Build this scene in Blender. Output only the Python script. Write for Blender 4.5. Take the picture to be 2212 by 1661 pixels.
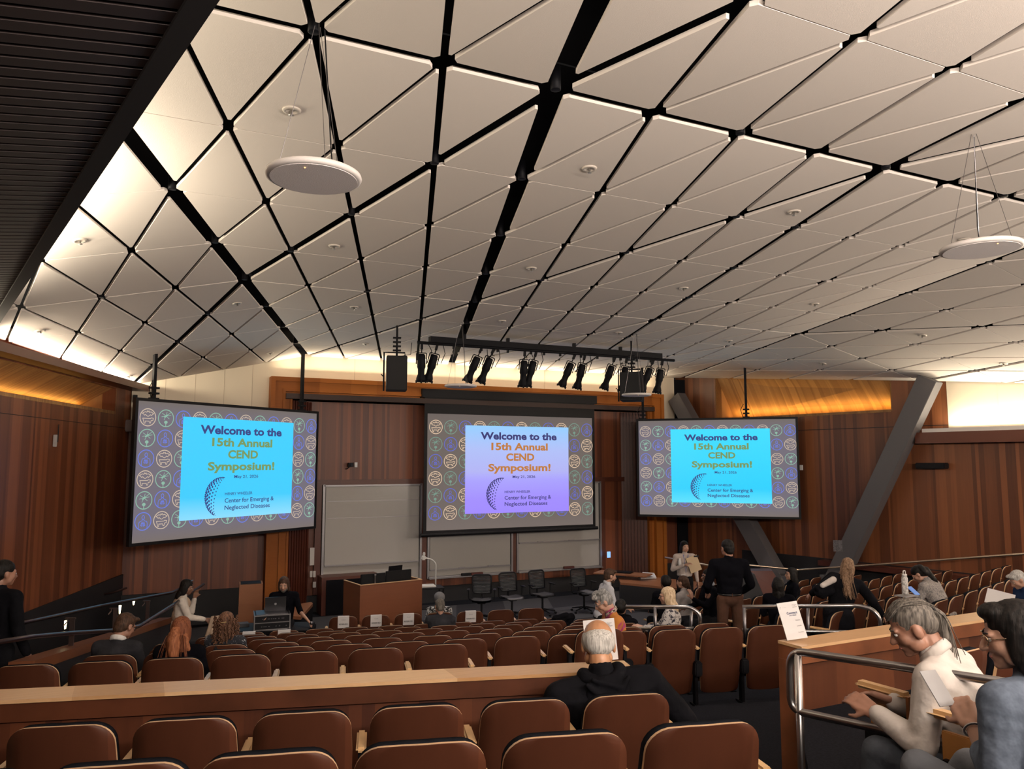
import bpy, bmesh, math, random
from mathutils import Vector, Matrix
random.seed(7)
PI = math.pi
V = Vector
SC = bpy.context.scene
for o in list(bpy.data.objects): bpy.data.objects.remove(o)
COL = SC.collection
# ---------------------------------------------------------------- camera
FPX, CXP, CYP = 1663.3, 1106.0, 830.5
YAW, PIT = math.radians(25.736), math.radians(5.787)
CAM = V((0, 0, 3.47))
CF = V((math.sin(YAW) * math.cos(PIT), math.cos(YAW) * math.cos(PIT), math.sin(PIT)))
CR = V((math.cos(YAW), -math.sin(YAW), 0))
CU = CR.cross(CF)
cd = bpy.data.cameras.new('camera'); cam = bpy.data.objects.new('camera', cd); COL.objects.link(cam)
cd.sensor_width = 36; cd.lens = 36 * FPX / 2212; cd.clip_start = 0.05; cd.clip_end = 200
cam.matrix_world = Matrix(((CR.x, CU.x, -CF.x, CAM.x), (CR.y, CU.y, -CF.y, CAM.y), (CR.z, CU.z, -CF.z, CAM.z), (0, 0, 0, 1)))
SC.camera = cam
SC.view_settings.view_transform = 'Standard'; SC.view_settings.look = 'None'
SC.view_settings.gamma = 1; SC.view_settings.use_curve_mapping = False
SC.view_settings.exposure = 0.0
# ---------------------------------------------------------------- world
w = bpy.data.worlds.new('world'); SC.world = w; w.use_nodes = True
w.node_tree.nodes['Background'].inputs[0].default_value = (0.9, 0.8, 0.75, 1)
w.node_tree.nodes['Background'].inputs[1].default_value = 0.012


def ray(px, py): return CF + CR * ((px - CXP) / FPX) - CU * ((py - CYP) / FPX)
def at(px, py, Y=None, Z=None, d=None):
    r = ray(px, py)
    if Y is not None: k = Y / r.y
    elif Z is not None: k = (Z - CAM.z) / r.z
    else: k = d
    return CAM + r * k
def onpl(px, py, p0, n):
    r = ray(px, py); return CAM + r * ((V(p0) - CAM).dot(n) / r.dot(n))


def light(name, kind, loc, energy, color, size=None, sy=None, target=None, spread=None, spot=None):
    l = bpy.data.lights.new(name, kind); l.energy = energy; l.color = color
    if kind == 'AREA':
        l.shape = 'RECTANGLE'; l.size = size; l.size_y = sy
        if spread: l.spread = spread
    elif kind == 'SPOT':
        l.spot_size = spot; l.spot_blend = .8; l.shadow_soft_size = size or .05
    else: l.shadow_soft_size = size or .05
    o = bpy.data.objects.new(name, l); COL.objects.link(o); o.location = loc
    return o
def aim(o, d, xaxis=None):
    z = -V(d).normalized(); x = V(xaxis) if xaxis else V((1, 0, 0)).cross(z).cross(z)
    x = (x - z * x.dot(z)).normalized(); y = z.cross(x)
    o.rotation_euler = Matrix((x, y, z)).transposed().to_euler()
    return o
WARM = (1.0, .80, .55)
# cove strips (set in the ledges along the walls, shining up; the rear one is added) -- tune here
def cove(name, a, b, power, d=(0, 0, 1), col=WARM, wd=.08):
    a, b = V(a), V(b); L = (b - a).length
    return aim(light(name, 'AREA', (a + b) / 2, power, col, L, wd), d, (b - a))
cove('front_cove_light', (2.8, 18.12, 5.52), (13.3, 18.12, 5.52), 120, (0, -.6, 1), (1, .86, .62))
cove('added_rear_uplight', (-.5, -1.75, 4.42), (15.5, -1.75, 4.42), 2250, (.12, 1.2, 1), (1, .86, .74), wd=.15)  # invented strip behind the camera, added to brighten the ceiling
for (x, y, e) in ((4.5, 15.5, 300), (8, 15.8, 340), (11.5, 15.5, 260), (3.0, 10.5, 130), (6.5, 9.5, 190), (11, 9.0, 220), (5.2, 7.2, 150)):
    s = light('house_downlight', 'SPOT', (x, y, 5.7), e, (1, .88, .80), .06, spot=math.radians(95))

# ---------------------------------------------------------------- materials
MATS = {}
def mat(name, col, rough=.6, metal=0, emit=None, es=1, spec=.5, bump=0, bscale=60, var=0, vscale=4, coat=0, trans=0):
    if name in MATS: return MATS[name]
    m = bpy.data.materials.new(name); m.use_nodes = True; nt = m.node_tree; b = nt.nodes['Principled BSDF']
    b.inputs['Base Color'].default_value = (*col, 1); b.inputs['Roughness'].default_value = rough
    b.inputs['Metallic'].default_value = metal; b.inputs['Specular IOR Level'].default_value = spec
    if coat: b.inputs['Coat Weight'].default_value = coat; b.inputs['Coat Roughness'].default_value = .15
    if trans: b.inputs['Transmission Weight'].default_value = trans
    if emit: b.inputs['Emission Color'].default_value = (*emit, 1); b.inputs['Emission Strength'].default_value = es
    tc = nt.nodes.new('ShaderNodeTexCoord')
    if var:
        n = nt.nodes.new('ShaderNodeTexNoise'); n.inputs['Scale'].default_value = vscale; n.inputs['Detail'].default_value = 5
        nt.links.new(tc.outputs['Object'], n.inputs['Vector'])
        mr = nt.nodes.new('ShaderNodeMapRange'); mr.inputs['From Min'].default_value = .3; mr.inputs['From Max'].default_value = .7
        mr.inputs['To Min'].default_value = 1 - var; mr.inputs['To Max'].default_value = 1 + var
        nt.links.new(n.outputs[0], mr.inputs[0])
        vm = nt.nodes.new('ShaderNodeVectorMath'); vm.operation = 'SCALE'; vm.inputs[0].default_value = col
        nt.links.new(mr.outputs[0], vm.inputs['Scale']); nt.links.new(vm.outputs[0], b.inputs['Base Color'])
    if bump:
        n = nt.nodes.new('ShaderNodeTexNoise'); n.inputs['Scale'].default_value = bscale; n.inputs['Detail'].default_value = 3
        nt.links.new(tc.outputs['Object'], n.inputs['Vector'])
        bp = nt.nodes.new('ShaderNodeBump'); bp.inputs['Strength'].default_value = bump; bp.inputs['Distance'].default_value = .01
        nt.links.new(n.outputs[0], bp.inputs['Height']); nt.links.new(bp.outputs[0], b.inputs['Normal'])
    MATS[name] = m; return m


def wood(name, c1, c2, d=(1, 0, 0), width=.09, rough=.38, grain=(30, 30, 1.2), obj=False, gmix=.25, groove=0., spec=.5):
    """boards side by side along direction d, grain running along the small component of `grain`"""
    m = bpy.data.materials.new(name); m.use_nodes = True; nt = m.node_tree; N = nt.nodes.new; L = nt.links.new
    b = nt.nodes['Principled BSDF']; b.inputs['Roughness'].default_value = rough; b.inputs['Specular IOR Level'].default_value = spec
    tc = N('ShaderNodeTexCoord'); geo = N('ShaderNodeNewGeometry')
    src = tc.outputs['Object'] if obj else geo.outputs['Position']
    dt = N('ShaderNodeVectorMath'); dt.operation = 'DOT_PRODUCT'; L(src, dt.inputs[0]); dt.inputs[1].default_value = V(d).normalized()
    dv = N('ShaderNodeMath'); dv.operation = 'DIVIDE'; L(dt.outputs['Value'], dv.inputs[0]); dv.inputs[1].default_value = width
    nz = N('ShaderNodeTexNoise'); nz.noise_dimensions = '1D'; nz.inputs['Scale'].default_value = .31; nz.inputs['Detail'].default_value = 0
    L(dv.outputs[0], nz.inputs['W'])
    ad = N('ShaderNodeMath'); ad.operation = 'MULTIPLY_ADD'; L(nz.outputs[0], ad.inputs[0]); ad.inputs[1].default_value = 3.2; L(dv.outputs[0], ad.inputs[2])
    fl = N('ShaderNodeMath'); fl.operation = 'FLOOR'; L(ad.outputs[0], fl.inputs[0])
    wn = N('ShaderNodeTexWhiteNoise'); wn.noise_dimensions = '1D'; L(fl.outputs[0], wn.inputs['W'])
    mp = N('ShaderNodeMapping'); L(src, mp.inputs[0]); mp.inputs['Scale'].default_value = grain
    g = N('ShaderNodeTexNoise'); g.inputs['Scale'].default_value = 1; g.inputs['Detail'].default_value = 6; g.inputs['Roughness'].default_value = .65
    L(mp.outputs[0], g.inputs['Vector'])
    mx = N('ShaderNodeMath'); mx.operation = 'MULTIPLY_ADD'; L(g.outputs[0], mx.inputs[0]); mx.inputs[1].default_value = gmix * 2; L(wn.outputs['Value'], mx.inputs[2])
    mr = N('ShaderNodeMapRange'); L(mx.outputs[0], mr.inputs[0]); mr.inputs['From Min'].default_value = gmix * .5; mr.inputs['From Max'].default_value = 1 + gmix * 1.4
    cr = N('ShaderNodeMix'); cr.data_type = 'RGBA'; L(mr.outputs[0], cr.inputs[0]); cr.inputs[6].default_value = (*c1, 1); cr.inputs[7].default_value = (*c2, 1)
    L(cr.outputs[2], b.inputs['Base Color'])
    if groove:
        fr = N('ShaderNodeMath'); fr.operation = 'FRACT'; L(ad.outputs[0], fr.inputs[0])
        gt = N('ShaderNodeMath'); gt.operation = 'GREATER_THAN'; L(fr.outputs[0], gt.inputs[0]); gt.inputs[1].default_value = groove
        bp = N('ShaderNodeBump'); bp.inputs['Distance'].default_value = .006; L(gt.outputs[0], bp.inputs['Height']); L(bp.outputs[0], b.inputs['Normal'])
    MATS[name] = m; return m


# ---------------------------------------------------------------- mesh helpers
def obj(name, bm, m, parent=None, smooth=False, loc=None):
    me = bpy.data.meshes.new(name); bmesh.ops.recalc_face_normals(bm, faces=bm.faces); bm.to_mesh(me); bm.free()
    for mm in (m if isinstance(m, (list, tuple)) else [m]): me.materials.append(mm)
    if smooth:
        for p in me.polygons: p.use_smooth = True
    o = bpy.data.objects.new(name, me); COL.objects.link(o)
    if parent: o.parent = parent
    if loc: o.location = loc
    return o
def thing(name, label, cat, loc=(0, 0, 0), rz=0, group=None):
    o = bpy.data.objects.new(name, None); COL.objects.link(o); o.location = loc; o.rotation_euler = (0, 0, rz)
    o.empty_display_size = .1
    return tag(o, label, cat, group)
def tag(o, label, cat, group=None):
    o['label'] = label; o['category'] = cat
    if group: o['group'] = group
    return o
def struct(name, bm, m, parent=None):
    o = obj(name, bm, m, parent)
    if not parent: o['kind'] = 'structure'
    return o
def dup(root, loc, rz, label, group=None):
    r = root.copy(); COL.objects.link(r); r.location = loc; r.rotation_euler = (0, 0, rz); r['label'] = label
    if group: r['group'] = group
    for ch in list(root.children):
        c = ch.copy(); COL.objects.link(c); c.parent = r
        for g in ch.children:
            d = g.copy(); COL.objects.link(d); d.parent = c
    return r
def B(): return bmesh.new()
def box(bm, c, s, rot=None, bevel=0):
    """box centred c with size s; rot = 3x3 matrix"""
    M = Matrix.LocRotScale(V(c), None, V(s)) if rot is None else Matrix.Translation(V(c)) @ rot.to_4x4() @ Matrix.Diagonal((*s, 1))
    r = bmesh.ops.create_cube(bm, size=1, matrix=M)
    if bevel:
        es = {e for v in r['verts'] for e in v.link_edges}
        bmesh.ops.bevel(bm, geom=list(es), offset=bevel, segments=2, affect='EDGES')
    return bm
def prism(bm, pts, ext, mi=0):
    """polygon pts extruded by vector ext"""
    ext = V(ext); a = [bm.verts.new(V(p)) for p in pts]; b = [bm.verts.new(V(p) + ext) for p in pts]
    n = len(pts); fs = [bm.faces.new(a), bm.faces.new(b[::-1])]
    for i in range(n): fs.append(bm.faces.new((a[i], b[i], b[(i + 1) % n], a[(i + 1) % n])))
    for f in fs: f.material_index = mi
    return bm
def frame_of(d):
    d = V(d).normalized(); u = d.cross(V((0, 0, 1)))
    if u.length < 1e-3: u = V((1, 0, 0))
    u.normalize(); return u, d.cross(u).normalized(), d
def tube(bm, pts, r, seg=8, cap=True):
    """tube of radius r (or radii list) through pts"""
    pts = [V(p) for p in pts]; n = len(pts); rs = r if isinstance(r, (list, tuple)) else [r] * n
    rings = []; u = None
    for i, p in enumerate(pts):
        d = (pts[min(i + 1, n - 1)] - pts[max(i - 1, 0)]).normalized()
        if u is None: u = frame_of(d)[0]
        u = (u - d * u.dot(d)).normalized(); v = d.cross(u)
        rings.append([bm.verts.new(p + (u * math.cos(2 * PI * k / seg) + v * math.sin(2 * PI * k / seg)) * rs[i]) for k in range(seg)])
    for i in range(n - 1):
        for k in range(seg): bm.faces.new((rings[i][k], rings[i][(k + 1) % seg], rings[i + 1][(k + 1) % seg], rings[i + 1][k]))
    if cap: bm.faces.new(rings[0][::-1]); bm.faces.new(rings[-1])
    return bm
def lathe(bm, prof, M=None, seg=20):
    """profile [(r,z)] revolved about z"""
    M = M or Matrix.Identity(4); rings = []
    for (r, z) in prof:
        rings.append([bm.verts.new(M @ V((r * math.cos(2 * PI * k / seg), r * math.sin(2 * PI * k / seg), z))) for k in range(seg)])
    for i in range(len(rings) - 1):
        for k in range(seg): bm.faces.new((rings[i][k], rings[i][(k + 1) % seg], rings[i + 1][(k + 1) % seg], rings[i + 1][k]))
    if prof[0][0] > 1e-4: bm.faces.new(rings[0][::-1])
    if prof[-1][0] > 1e-4: bm.faces.new(rings[-1])
    bmesh.ops.remove_doubles(bm, verts=bm.verts, dist=1e-5)
    return bm
def bend(pts, r, n=6):
    """round the corners of a polyline"""
    pts = [V(p) for p in pts]; out = [pts[0]]
    for i in range(1, len(pts) - 1):
        a, b, c = pts[i - 1], pts[i], pts[i + 1]; d1 = (a - b); d2 = (c - b); q = min(r, d1.length * .45, d2.length * .45)
        p1 = b + d1.normalized() * q; p2 = b + d2.normalized() * q
        for k in range(n + 1):
            t = k / n; out.append(p1 * (1 - t) ** 2 + b * 2 * t * (1 - t) + p2 * t * t)
    out.append(pts[-1]); return out
def rotm(x, y, z):
    return Matrix((x, y, z)).transposed()
ORD = ['first', 'second', 'third', 'fourth', 'fifth', 'sixth', 'seventh', 'eighth', 'ninth', 'tenth', 'eleventh', 'twelfth', 'thirteenth', 'fourteenth', 'fifteenth', 'sixteenth', 'seventeenth', 'eighteenth']

# palette
RW1, RW2 = (.052, .014, .007), (.21, .072, .030)
CREAM = mat('cream_panel', (.68, .60, .47), .8, spec=.2)
PANEL = mat('ceiling_panel_white', (.66, .60, .555), .85, spec=.15, bump=.15, bscale=180)
BLACK = mat('black_void', (.006, .006, .008), .9, spec=.1)
BLK = mat('black_plastic', (.006, .006, .008), .5, spec=.2)
BLKM = mat('black_paint_metal', (.004, .004, .006), .6, spec=.15)
STEEL = mat('brushed_steel', (.42, .40, .40), .32, 1)
DSTEEL = mat('dark_steel', (.19, .18, .19), .35, 1)
WHITE = mat('white_plastic', (.7, .7, .7), .5)
BEAM = mat('grey_painted_steel', (.10, .095, .10), .6, bump=.1)
CARPET = mat('charcoal_carpet', (.016, .017, .022), .95, spec=.03, bump=.5, bscale=300, var=.25, vscale=60)
# ================================================================ CEILING
LW = .914
ZS = {}
for J, z in ((-3, 1.45), (-2, 1.95), (-1, 2.52), (0, 3.10), (1, 2.907), (2, 2.725), (3, 2.55)):
    for I in range(0, 4): ZS[(I, J)] = z
ZS.update({(-1, -3): .9, (-1, -2): 1.25, (-1, -1): 1.7, (-1, 0): 2.10, (-1, 1): 1.946, (-1, 2): 1.807, (-1, 3): 1.7, (-2, 3): .9, (-2, 2): .95, (-2, 1): 1.0, (-2, 0): 1.1, (-2, -1): .8, (-2, -2): .5, (-2, -3): .3,
           (4, -3): .7, (4, -2): 1.1, (4, -1): 1.65, (4, 0): 2.171, (4, 1): 2.003, (4, 2): 1.85, (4, 3): 1.7, (5, 0): 1.208, (5, -1): .75, (5, 1): 1.05, (5, 2): .9, (5, -2): .4, (5, -3): .1, (6, 0): .3, (6, -1): 0, (6, -2): -.3, (6, -3): -.5, (5, 3): .8, (6, 1): .2})
def node(i, j):
    u, v = (i + 2) / 4, j / 4; I, J = math.floor(u + 1e-9), math.floor(v + 1e-9); fu, fv = u - I, v - J
    if fu + fv <= 1 + 1e-9: wt = {(I, J): 1 - fu - fv, (I + 1, J): fu, (I, J + 1): fv}
    else: wt = {(I + 1, J + 1): fu + fv - 1, (I + 1, J): 1 - fv, (I, J + 1): 1 - fu}
    z = sum(ZS[k] * q for k, q in wt.items() if q > 1e-6)
    return V(((i + .5968 * j + 1.005) * LW, (1.8372 * j + 5.391) * LW, 3.47 + z * LW))
def gap(kind, k):
    if kind == 'a': return .055 if k % 8 == 0 else (.02 if k % 4 == 0 else .006)
    if kind == 'b': return (.085 if k in (-2, 2) else .05) if (k + 2) % 4 == 0 else .028
    return .065 if (k - 2) % 4 == 0 else .026
TRIS = []
bm = B(); bk = B(); TH = .035
for j in range(-7, 8):
    for i in range(-9, 20):
        for up in (0, 1):
            ns = [(i, j), (i + 1, j), (i, j + 1)] if not up else [(i + 1, j + 1), (i, j + 1), (i + 1, j)]
            if any(a < -6 or b > 8 or a + b > 18 for a, b in ns): continue
            P = [node(*n) for n in ns]
            nrm = (P[1] - P[0]).cross(P[2] - P[0]).normalized()
            if nrm.z < 0: nrm = -nrm
            TRIS.append(P)
            if not up: G = [gap('a', j), gap('c', i + j + 1), gap('b', i)]
            else: G = [gap('a', j + 1), gap('c', i + j + 1), gap('b', i + 1)]
            cen = (P[0] + P[1] + P[2]) / 3
            # inset lines
            L = []
            for k in range(3):
                a, b = P[k], P[(k + 1) % 3]; d = (b - a).normalized(); inn = nrm.cross(d)
                if inn.dot(cen - a) < 0: inn = -inn
                L.append((a + inn * G[k], d))
            Q = []
            for k in range(3):
                (a, d1), (b, d2) = L[k - 1], L[k]
                cr = d1.cross(d2); t = (b - a).cross(d2).dot(cr) / cr.length_squared; Q.append(a + d1 * t)
            pts = []
            for k in range(3):
                q = Q[k]; e1 = (Q[k - 1] - q); e2 = (Q[(k + 1) % 3] - q); cut = .045
                pts += [q + e1.normalized() * cut, q + e2.normalized() * cut]
            prism(bm, pts, nrm * TH)
            a = [bk.verts.new(p + nrm * .22) for p in P]; bk.faces.new(a)
ceil_back = struct('ceiling', bk, BLACK)
panels = obj('ceiling_panels', bm, PANEL, ceil_back)
def hitceil(px, py):
    r = ray(px, py); best = None
    for P in TRIS:
        n = (P[1] - P[0]).cross(P[2] - P[0]); q = r.dot(n)
        if abs(q) < 1e-9: continue
        t = (P[0] - CAM).dot(n) / q
        if t <= 0 or (best and t > best[0]): continue
        x = CAM + r * t
        s = [(P[(k + 1) % 3] - P[k]).cross(x - P[k]).dot(n) for k in range(3)]
        if all(v >= -1e-6 for v in s) or all(v <= 1e-6 for v in s): best = (t, x, n.normalized() if n.z < 0 else -n.normalized())
    return (best[1], best[2]) if best else (at(px, py, Y=15), V((0, 0, -1)))
def dist_c(a, b): return 0

# ---- downlights in the gaps
def mk_spot():
    t = thing('ceiling_spotlight', 'x', 'light')
    b = B(); lathe(b, [(.034, -.03), (.040, -.028), (.040, .16), (.0, .16)], seg=14); obj('housing', b, BLKM, t, True)
    b = B(); lathe(b, [(.0, -.012), (.033, -.022), (.033, -.027), (.0, -.020)], seg=14)
    obj('lens', b, mat('spot_lens', (.8, .8, .8), .2, emit=(1, .96, .92), es=1.6), t, True)
    return t
spots = [((0, 0), 'above the nearest hanging white disc'), ((2, 0), 'at the top centre crossing of the wide black gaps'), ((4, 0), 'on the cross gap, two crossings right of the widest beam gap'), ((6, 0), 'on the cross gap toward the upper right'), ((8, 0), 'on the cross gap at the right edge of the photo'),
         ((-2, 2), 'on the left wide gap, nearest the dark soffit'), ((-2, 3), 'second down the left wide gap'), ((-2, 4), 'third down the left wide gap'), ((-2, 5), 'fourth down the left wide gap'), ((-2, 6), 'fifth down the left wide gap'), ((-2, 7), 'last down the left wide gap, above the left screen pole'),
         ((1, 1), 'on the diagonal gap, one crossing left of the widest gap'), ((0, 2), 'right behind the nearest hanging white disc'), ((-1, 3), 'on the diagonal gap left of the hanging disc'), ((2, 1), 'second down the central wide gap'), ((2, 2), 'third down the central wide gap'), ((2, 3), 'fourth down the central wide gap'), ((2, 4), 'fifth down the central wide gap'), ((2, 5), 'last down the central wide gap, above the lighting bar'),
         ((0, 4), 'on the narrow gap above the left loudspeaker'), ((1, 5), 'left of the central wide gap above the lighting bar'), ((3, 3), 'one crossing right of the central wide gap, mid ceiling'), ((4, 2), 'two crossings right of the central wide gap, mid ceiling'), ((5, 1), 'on the dark diagonal, upper right of centre'), ((6, 1), 'second down the right wide gap'), ((6, 2), 'third down the right wide gap'), ((6, 3), 'fourth down the right wide gap'), ((6, 4), 'fifth down the right wide gap'), ((6, 5), 'last down the right wide gap, above the lighting bar end'),
         ((5, 5), 'between the central and right wide gaps over the bar'), ((-4, 4), 'far left, above the glowing left niche'), ((-3, 5), 'on the left diagonal gap, middle'), ((-4, 6), 'on the left diagonal gap, lower'), ((-5, 7), 'on the left diagonal gap beside the screen pole'), ((10, 1), 'behind the right hanging disc'), ((10, 2), 'on the right fold, second'), ((10, 3), 'on the right fold, third'), ((11, 3), 'on the right dark cross gap, first'), ((12, 2), 'on the right dark cross gap, second')]
sp0 = None
for (ij, w_) in spots:
    p = node(*ij) + V((0, 0, .03)); lb = 'small round recessed spotlight ' + w_
    if sp0 is None: sp0 = mk_spot(); sp0.location = p; sp0['label'] = lb; sp0['group'] = 'ceiling spotlights in the black gaps'
    else: dup(sp0, p, 0, lb, 'ceiling spotlights in the black gaps')
# ---- sprinklers
def mk_sprk():
    t = thing('ceiling_sprinkler', 'x', 'sprinkler')
    b = B(); lathe(b, [(.0, 0), (.075, 0), (.07, -.012), (.045, -.016), (.04, -.008), (.0, -.008)], seg=18); obj('escutcheon', b, mat('sprinkler_plate', (.5, .45, .4), .4), t, True)
    b = B(); lathe(b, [(.0, -.008), (.014, -.008), (.010, -.04), (.022, -.045), (.022, -.048), (.0, -.05)], seg=10); obj('head', b, mat('sprinkler_head', (.5, .48, .45), .3, .8), t, True)
    return t
s0 = None
for (px, py, w_) in [(630, 237, 'left of the nearest disc wires'), (1273, 363, 'right of the central wide gap, upper'), (1715, 457, 'upper right of the ceiling'), (172, 519, 'far left, next to the dark soffit'), (722, 531, 'below the nearest hanging disc'), (1148, 579, 'in the middle of the ceiling'), (512, 655, 'left of centre between the left gaps'), (765, 663, 'lower left of centre'), (1085, 693, 'just above the lighting bar, left of middle'), (1477, 622, 'right of the middle'), (1760, 656, 'mid right, shiny plate'), (87, 714, 'above the left wooden cornice'), (790, 742, 'above the left loudspeaker'), (1993, 724, 'in the right folded part'), (1575, 736, 'right of the lighting bar'), (1778, 785, 'above the right glowing niche'), (2168, 785, 'above the cream wall at the right edge'), (583, 762, 'beside the right pole of the left screen'), (278, 812, 'in the lowest left corner of the ceiling'), (1337, 718, 'just above the right end of the lighting bar'), (2083, 517, 'above the right hanging disc')]:
    p, n = hitceil(px, py); lb = 'round ceiling sprinkler ' + w_
    if s0 is None: s0 = mk_sprk(); r = s0; r['label'] = lb; r['group'] = 'ceiling sprinklers'; r.location = p
    else: r = dup(s0, p, 0, lb, 'ceiling sprinklers')
    r.rotation_euler = V((0, 0, -1)).rotation_difference(n).to_euler()
# ================================================================ WALLS
WL0, WL1 = V((-6.2, .0, 0)) + V((-.07 + .0, 0, 0)), None
bdir = (node(-6, 8) - node(-6, 0)); bdir.z = 0; bdir.normalize()
cdir = (node(10, 8) - node(18, 0)); cdir.z = 0; cdir.normalize()
PLc = node(-6, 8); PLc.z = 0
PRc = node(10, 8); PRc.z = 0
nL = V((bdir.y, -bdir.x, 0)); nR = V((-cdir.y, cdir.x, 0))       # both point into the room
WOODL = wood('left_wall_boards', (.075, .020, .009), (.29, .095, .038), bdir, .10, .42)
WOODR = wood('right_wall_boards', (.07, .02, .009), (.27, .095, .035), cdir, .10, .42)
WOODF = wood('front_wall_boards', (.065, .016, .009), (.25, .075, .028), (1, 0, 0), .08, .42)
WOODTR = wood('portal_trim_wood', (.25, .075, .013), (.44, .15, .028), (1, 0, 0), 1.1, .5, (1.5, 30, 40), spec=.15)
WOODT2 = wood('dark_trim_wood', (.075, .018, .010), (.11, .03, .014), (1, 0, 0), 1.3, .4, (1.5, 30, 30))
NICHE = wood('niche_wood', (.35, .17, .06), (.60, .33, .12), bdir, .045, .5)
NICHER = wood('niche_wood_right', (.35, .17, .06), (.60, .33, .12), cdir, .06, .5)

# floor of the stage + tiers are built further down
# ---- front wall (Y = 18.3 plane, thickness .3)
FY = 18.3
def zceil(x, y):
    """ceiling height above plan point"""
    for P in TRIS:
        a, b, c = P; d = (b.y - c.y) * (a.x - c.x) + (c.x - b.x) * (a.y - c.y)
        l1 = ((b.y - c.y) * (x - c.x) + (c.x - b.x) * (y - c.y)) / d; l2 = ((c.y - a.y) * (x - c.x) + (a.x - c.x) * (y - c.y)) / d
        if l1 >= -1e-4 and l2 >= -1e-4 and l1 + l2 <= 1.0001: return a.z * l1 + b.z * l2 + c.z * (1 - l1 - l2)
    return 5.5
bm = B()
nodeF = [node(i, 8) for i in range(-6, 11)]
def fz(x):
    for a, b in zip(nodeF, nodeF[1:]):
        if a.x - 1e-6 <= x <= b.x + 1e-6: return a.z + (b.z - a.z) * (x - a.x) / (b.x - a.x) + .06
    return nodeF[0].z if x < nodeF[0].x else nodeF[-1].z
xs = [nodeF[0].x, .6, 1.5, 2.62]
topL = [(x, FY, fz(x)) for x in xs]
prism(bm, [(xs[0], FY, 4.12), *topL, (2.62, FY, 4.12)], (0, .3, 0))
xs = [2.62, nodeF[4].x, 6, 9, 11, nodeF[12].x, 13.52]
prism(bm, [(2.62, FY, 5.3)] + [(x, FY, fz(x)) for x in xs] + [(13.52, FY, 5.3)], (0, .3, 0))
prism(bm, [(13.52, FY, 4.4), (13.52, FY, fz(13.52)), (14.13, FY, fz(14.13)), (14.13, FY, 4.4)], (0, .3, 0))
struct('wall_front_upper', bm, CREAM)
bm = B()   # joints of the cream panels
for x in (.45, 1.05, 1.65, 2.25, 4.6, 7.2, 9.8, 12.4):
    box(bm, (x, FY - .001, (fz(x) + (4.12 if x < 2.6 else 5.42)) / 2), (.008, .004, fz(x) - .06 - (4.12 if x < 2.6 else 5.42)))
struct('trim_1', bm, mat('panel_joint', (.42, .34, .25), .8))
bm = B(); box(bm, (1.2, FY + .15, 2.06), (2.84, .3, 4.12))
struct('wall_front_left', bm, WOODF)
bm = B(); box(bm, (13.82, FY + .15, 2.2), (.62, .3, 4.4)); struct('wall_front_right', bm, WOODF)
bm = B(); box(bm, (.95, FY - .02, .36), (2.9, .08, .72)); box(bm, (13.8, FY - .02, .3), (.6, .08, .6)); struct('baseboard_front', bm, mat('black_base', (.010, .010, .013), .7))
# portal frame: stepped trim all round the opening
X0, X1, ZT = 2.62, 13.52, 5.42
bm = B()
for k, (off, wd, y0, y1) in enumerate(((0, .10, 17.98, 18.3), (.10, .17, 18.03, 18.35), (.27, .06, 18.0, 18.5), (.33, .12, 18.12, 18.55), (.45, .05, 18.1, 18.6))):
    a = off; b_ = off + wd
    prism(bm, [(X0 + a, y0, 0), (X0 + a, y0, ZT - a), (X1 - a, y0, ZT - a), (X1 - a, y0, 0), (X1 - b_, y0, 0), (X1 - b_, y0, ZT - b_), (X0 + b_, y0, ZT - b_), (X0 + b_, y0, 0)], (0, y1 - y0, 0))
struct('trim_2', bm, WOODTR)
# splayed fluted reveals and inner back wall
BW = 18.62
bm = B()
def flute(x0, y0, x1, y1, z1, n=9):
    a, b = V((x0, y0, 0)), V((x1, y1, 0)); d = (b - a) / n; nn = V((d.y, -d.x, 0)).normalized()
    for k in range(n):
        q = a + d * k; w_ = .62
        prism(bm, [q, q + d * w_, q + d * w_ + nn * .05, q + nn * .05], (0, 0, z1))
    prism(bm, [a, b, b - nn * .06, a - nn * .06], (0, 0, z1))
flute(3.12, 18.2, 3.65, BW, 4.9, 8)
flute(12.45, BW, 13.02, 18.2, 4.9, 8)
struct('wall_portal_reveals', bm, WOODT2)
bm = B()
box(bm, (8.05, BW + .1, 2.5), (9.9, .2, 5.0)); struct('wall_stage_back', bm, WOODF)
bm = B(); box(bm, (8.05, 18.3, 4.98), (10.2, .75, .12)); struct('trim_3', bm, mat('dark_soffit', (.03, .012, .008), .6))
bm = B(); box(bm, (8.05, BW - .03, .19), (9.4, .08, .38)); struct('baseboard_stage', bm, MATS['black_base'])
# rail moulding above the boards
bm = B(); box(bm, (5.2, BW - .04, 3.0), (3.0, .1, .12)); box(bm, (12.0, BW - .04, 3.0), (1.0, .1, .12))
box(bm, (6.48, BW - .05, 1.7), (.16, .12, 2.6)); box(bm, (8.98, BW - .05, 1.7), (.13, .12, 2.6)); box(bm, (3.86, BW - .05, 1.7), (.14, .12, 2.6)); box(bm, (11.75, BW - .05, 1.7), (.14, .12, 2.6))
struct('trim_4', bm, WOODT2)

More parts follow.
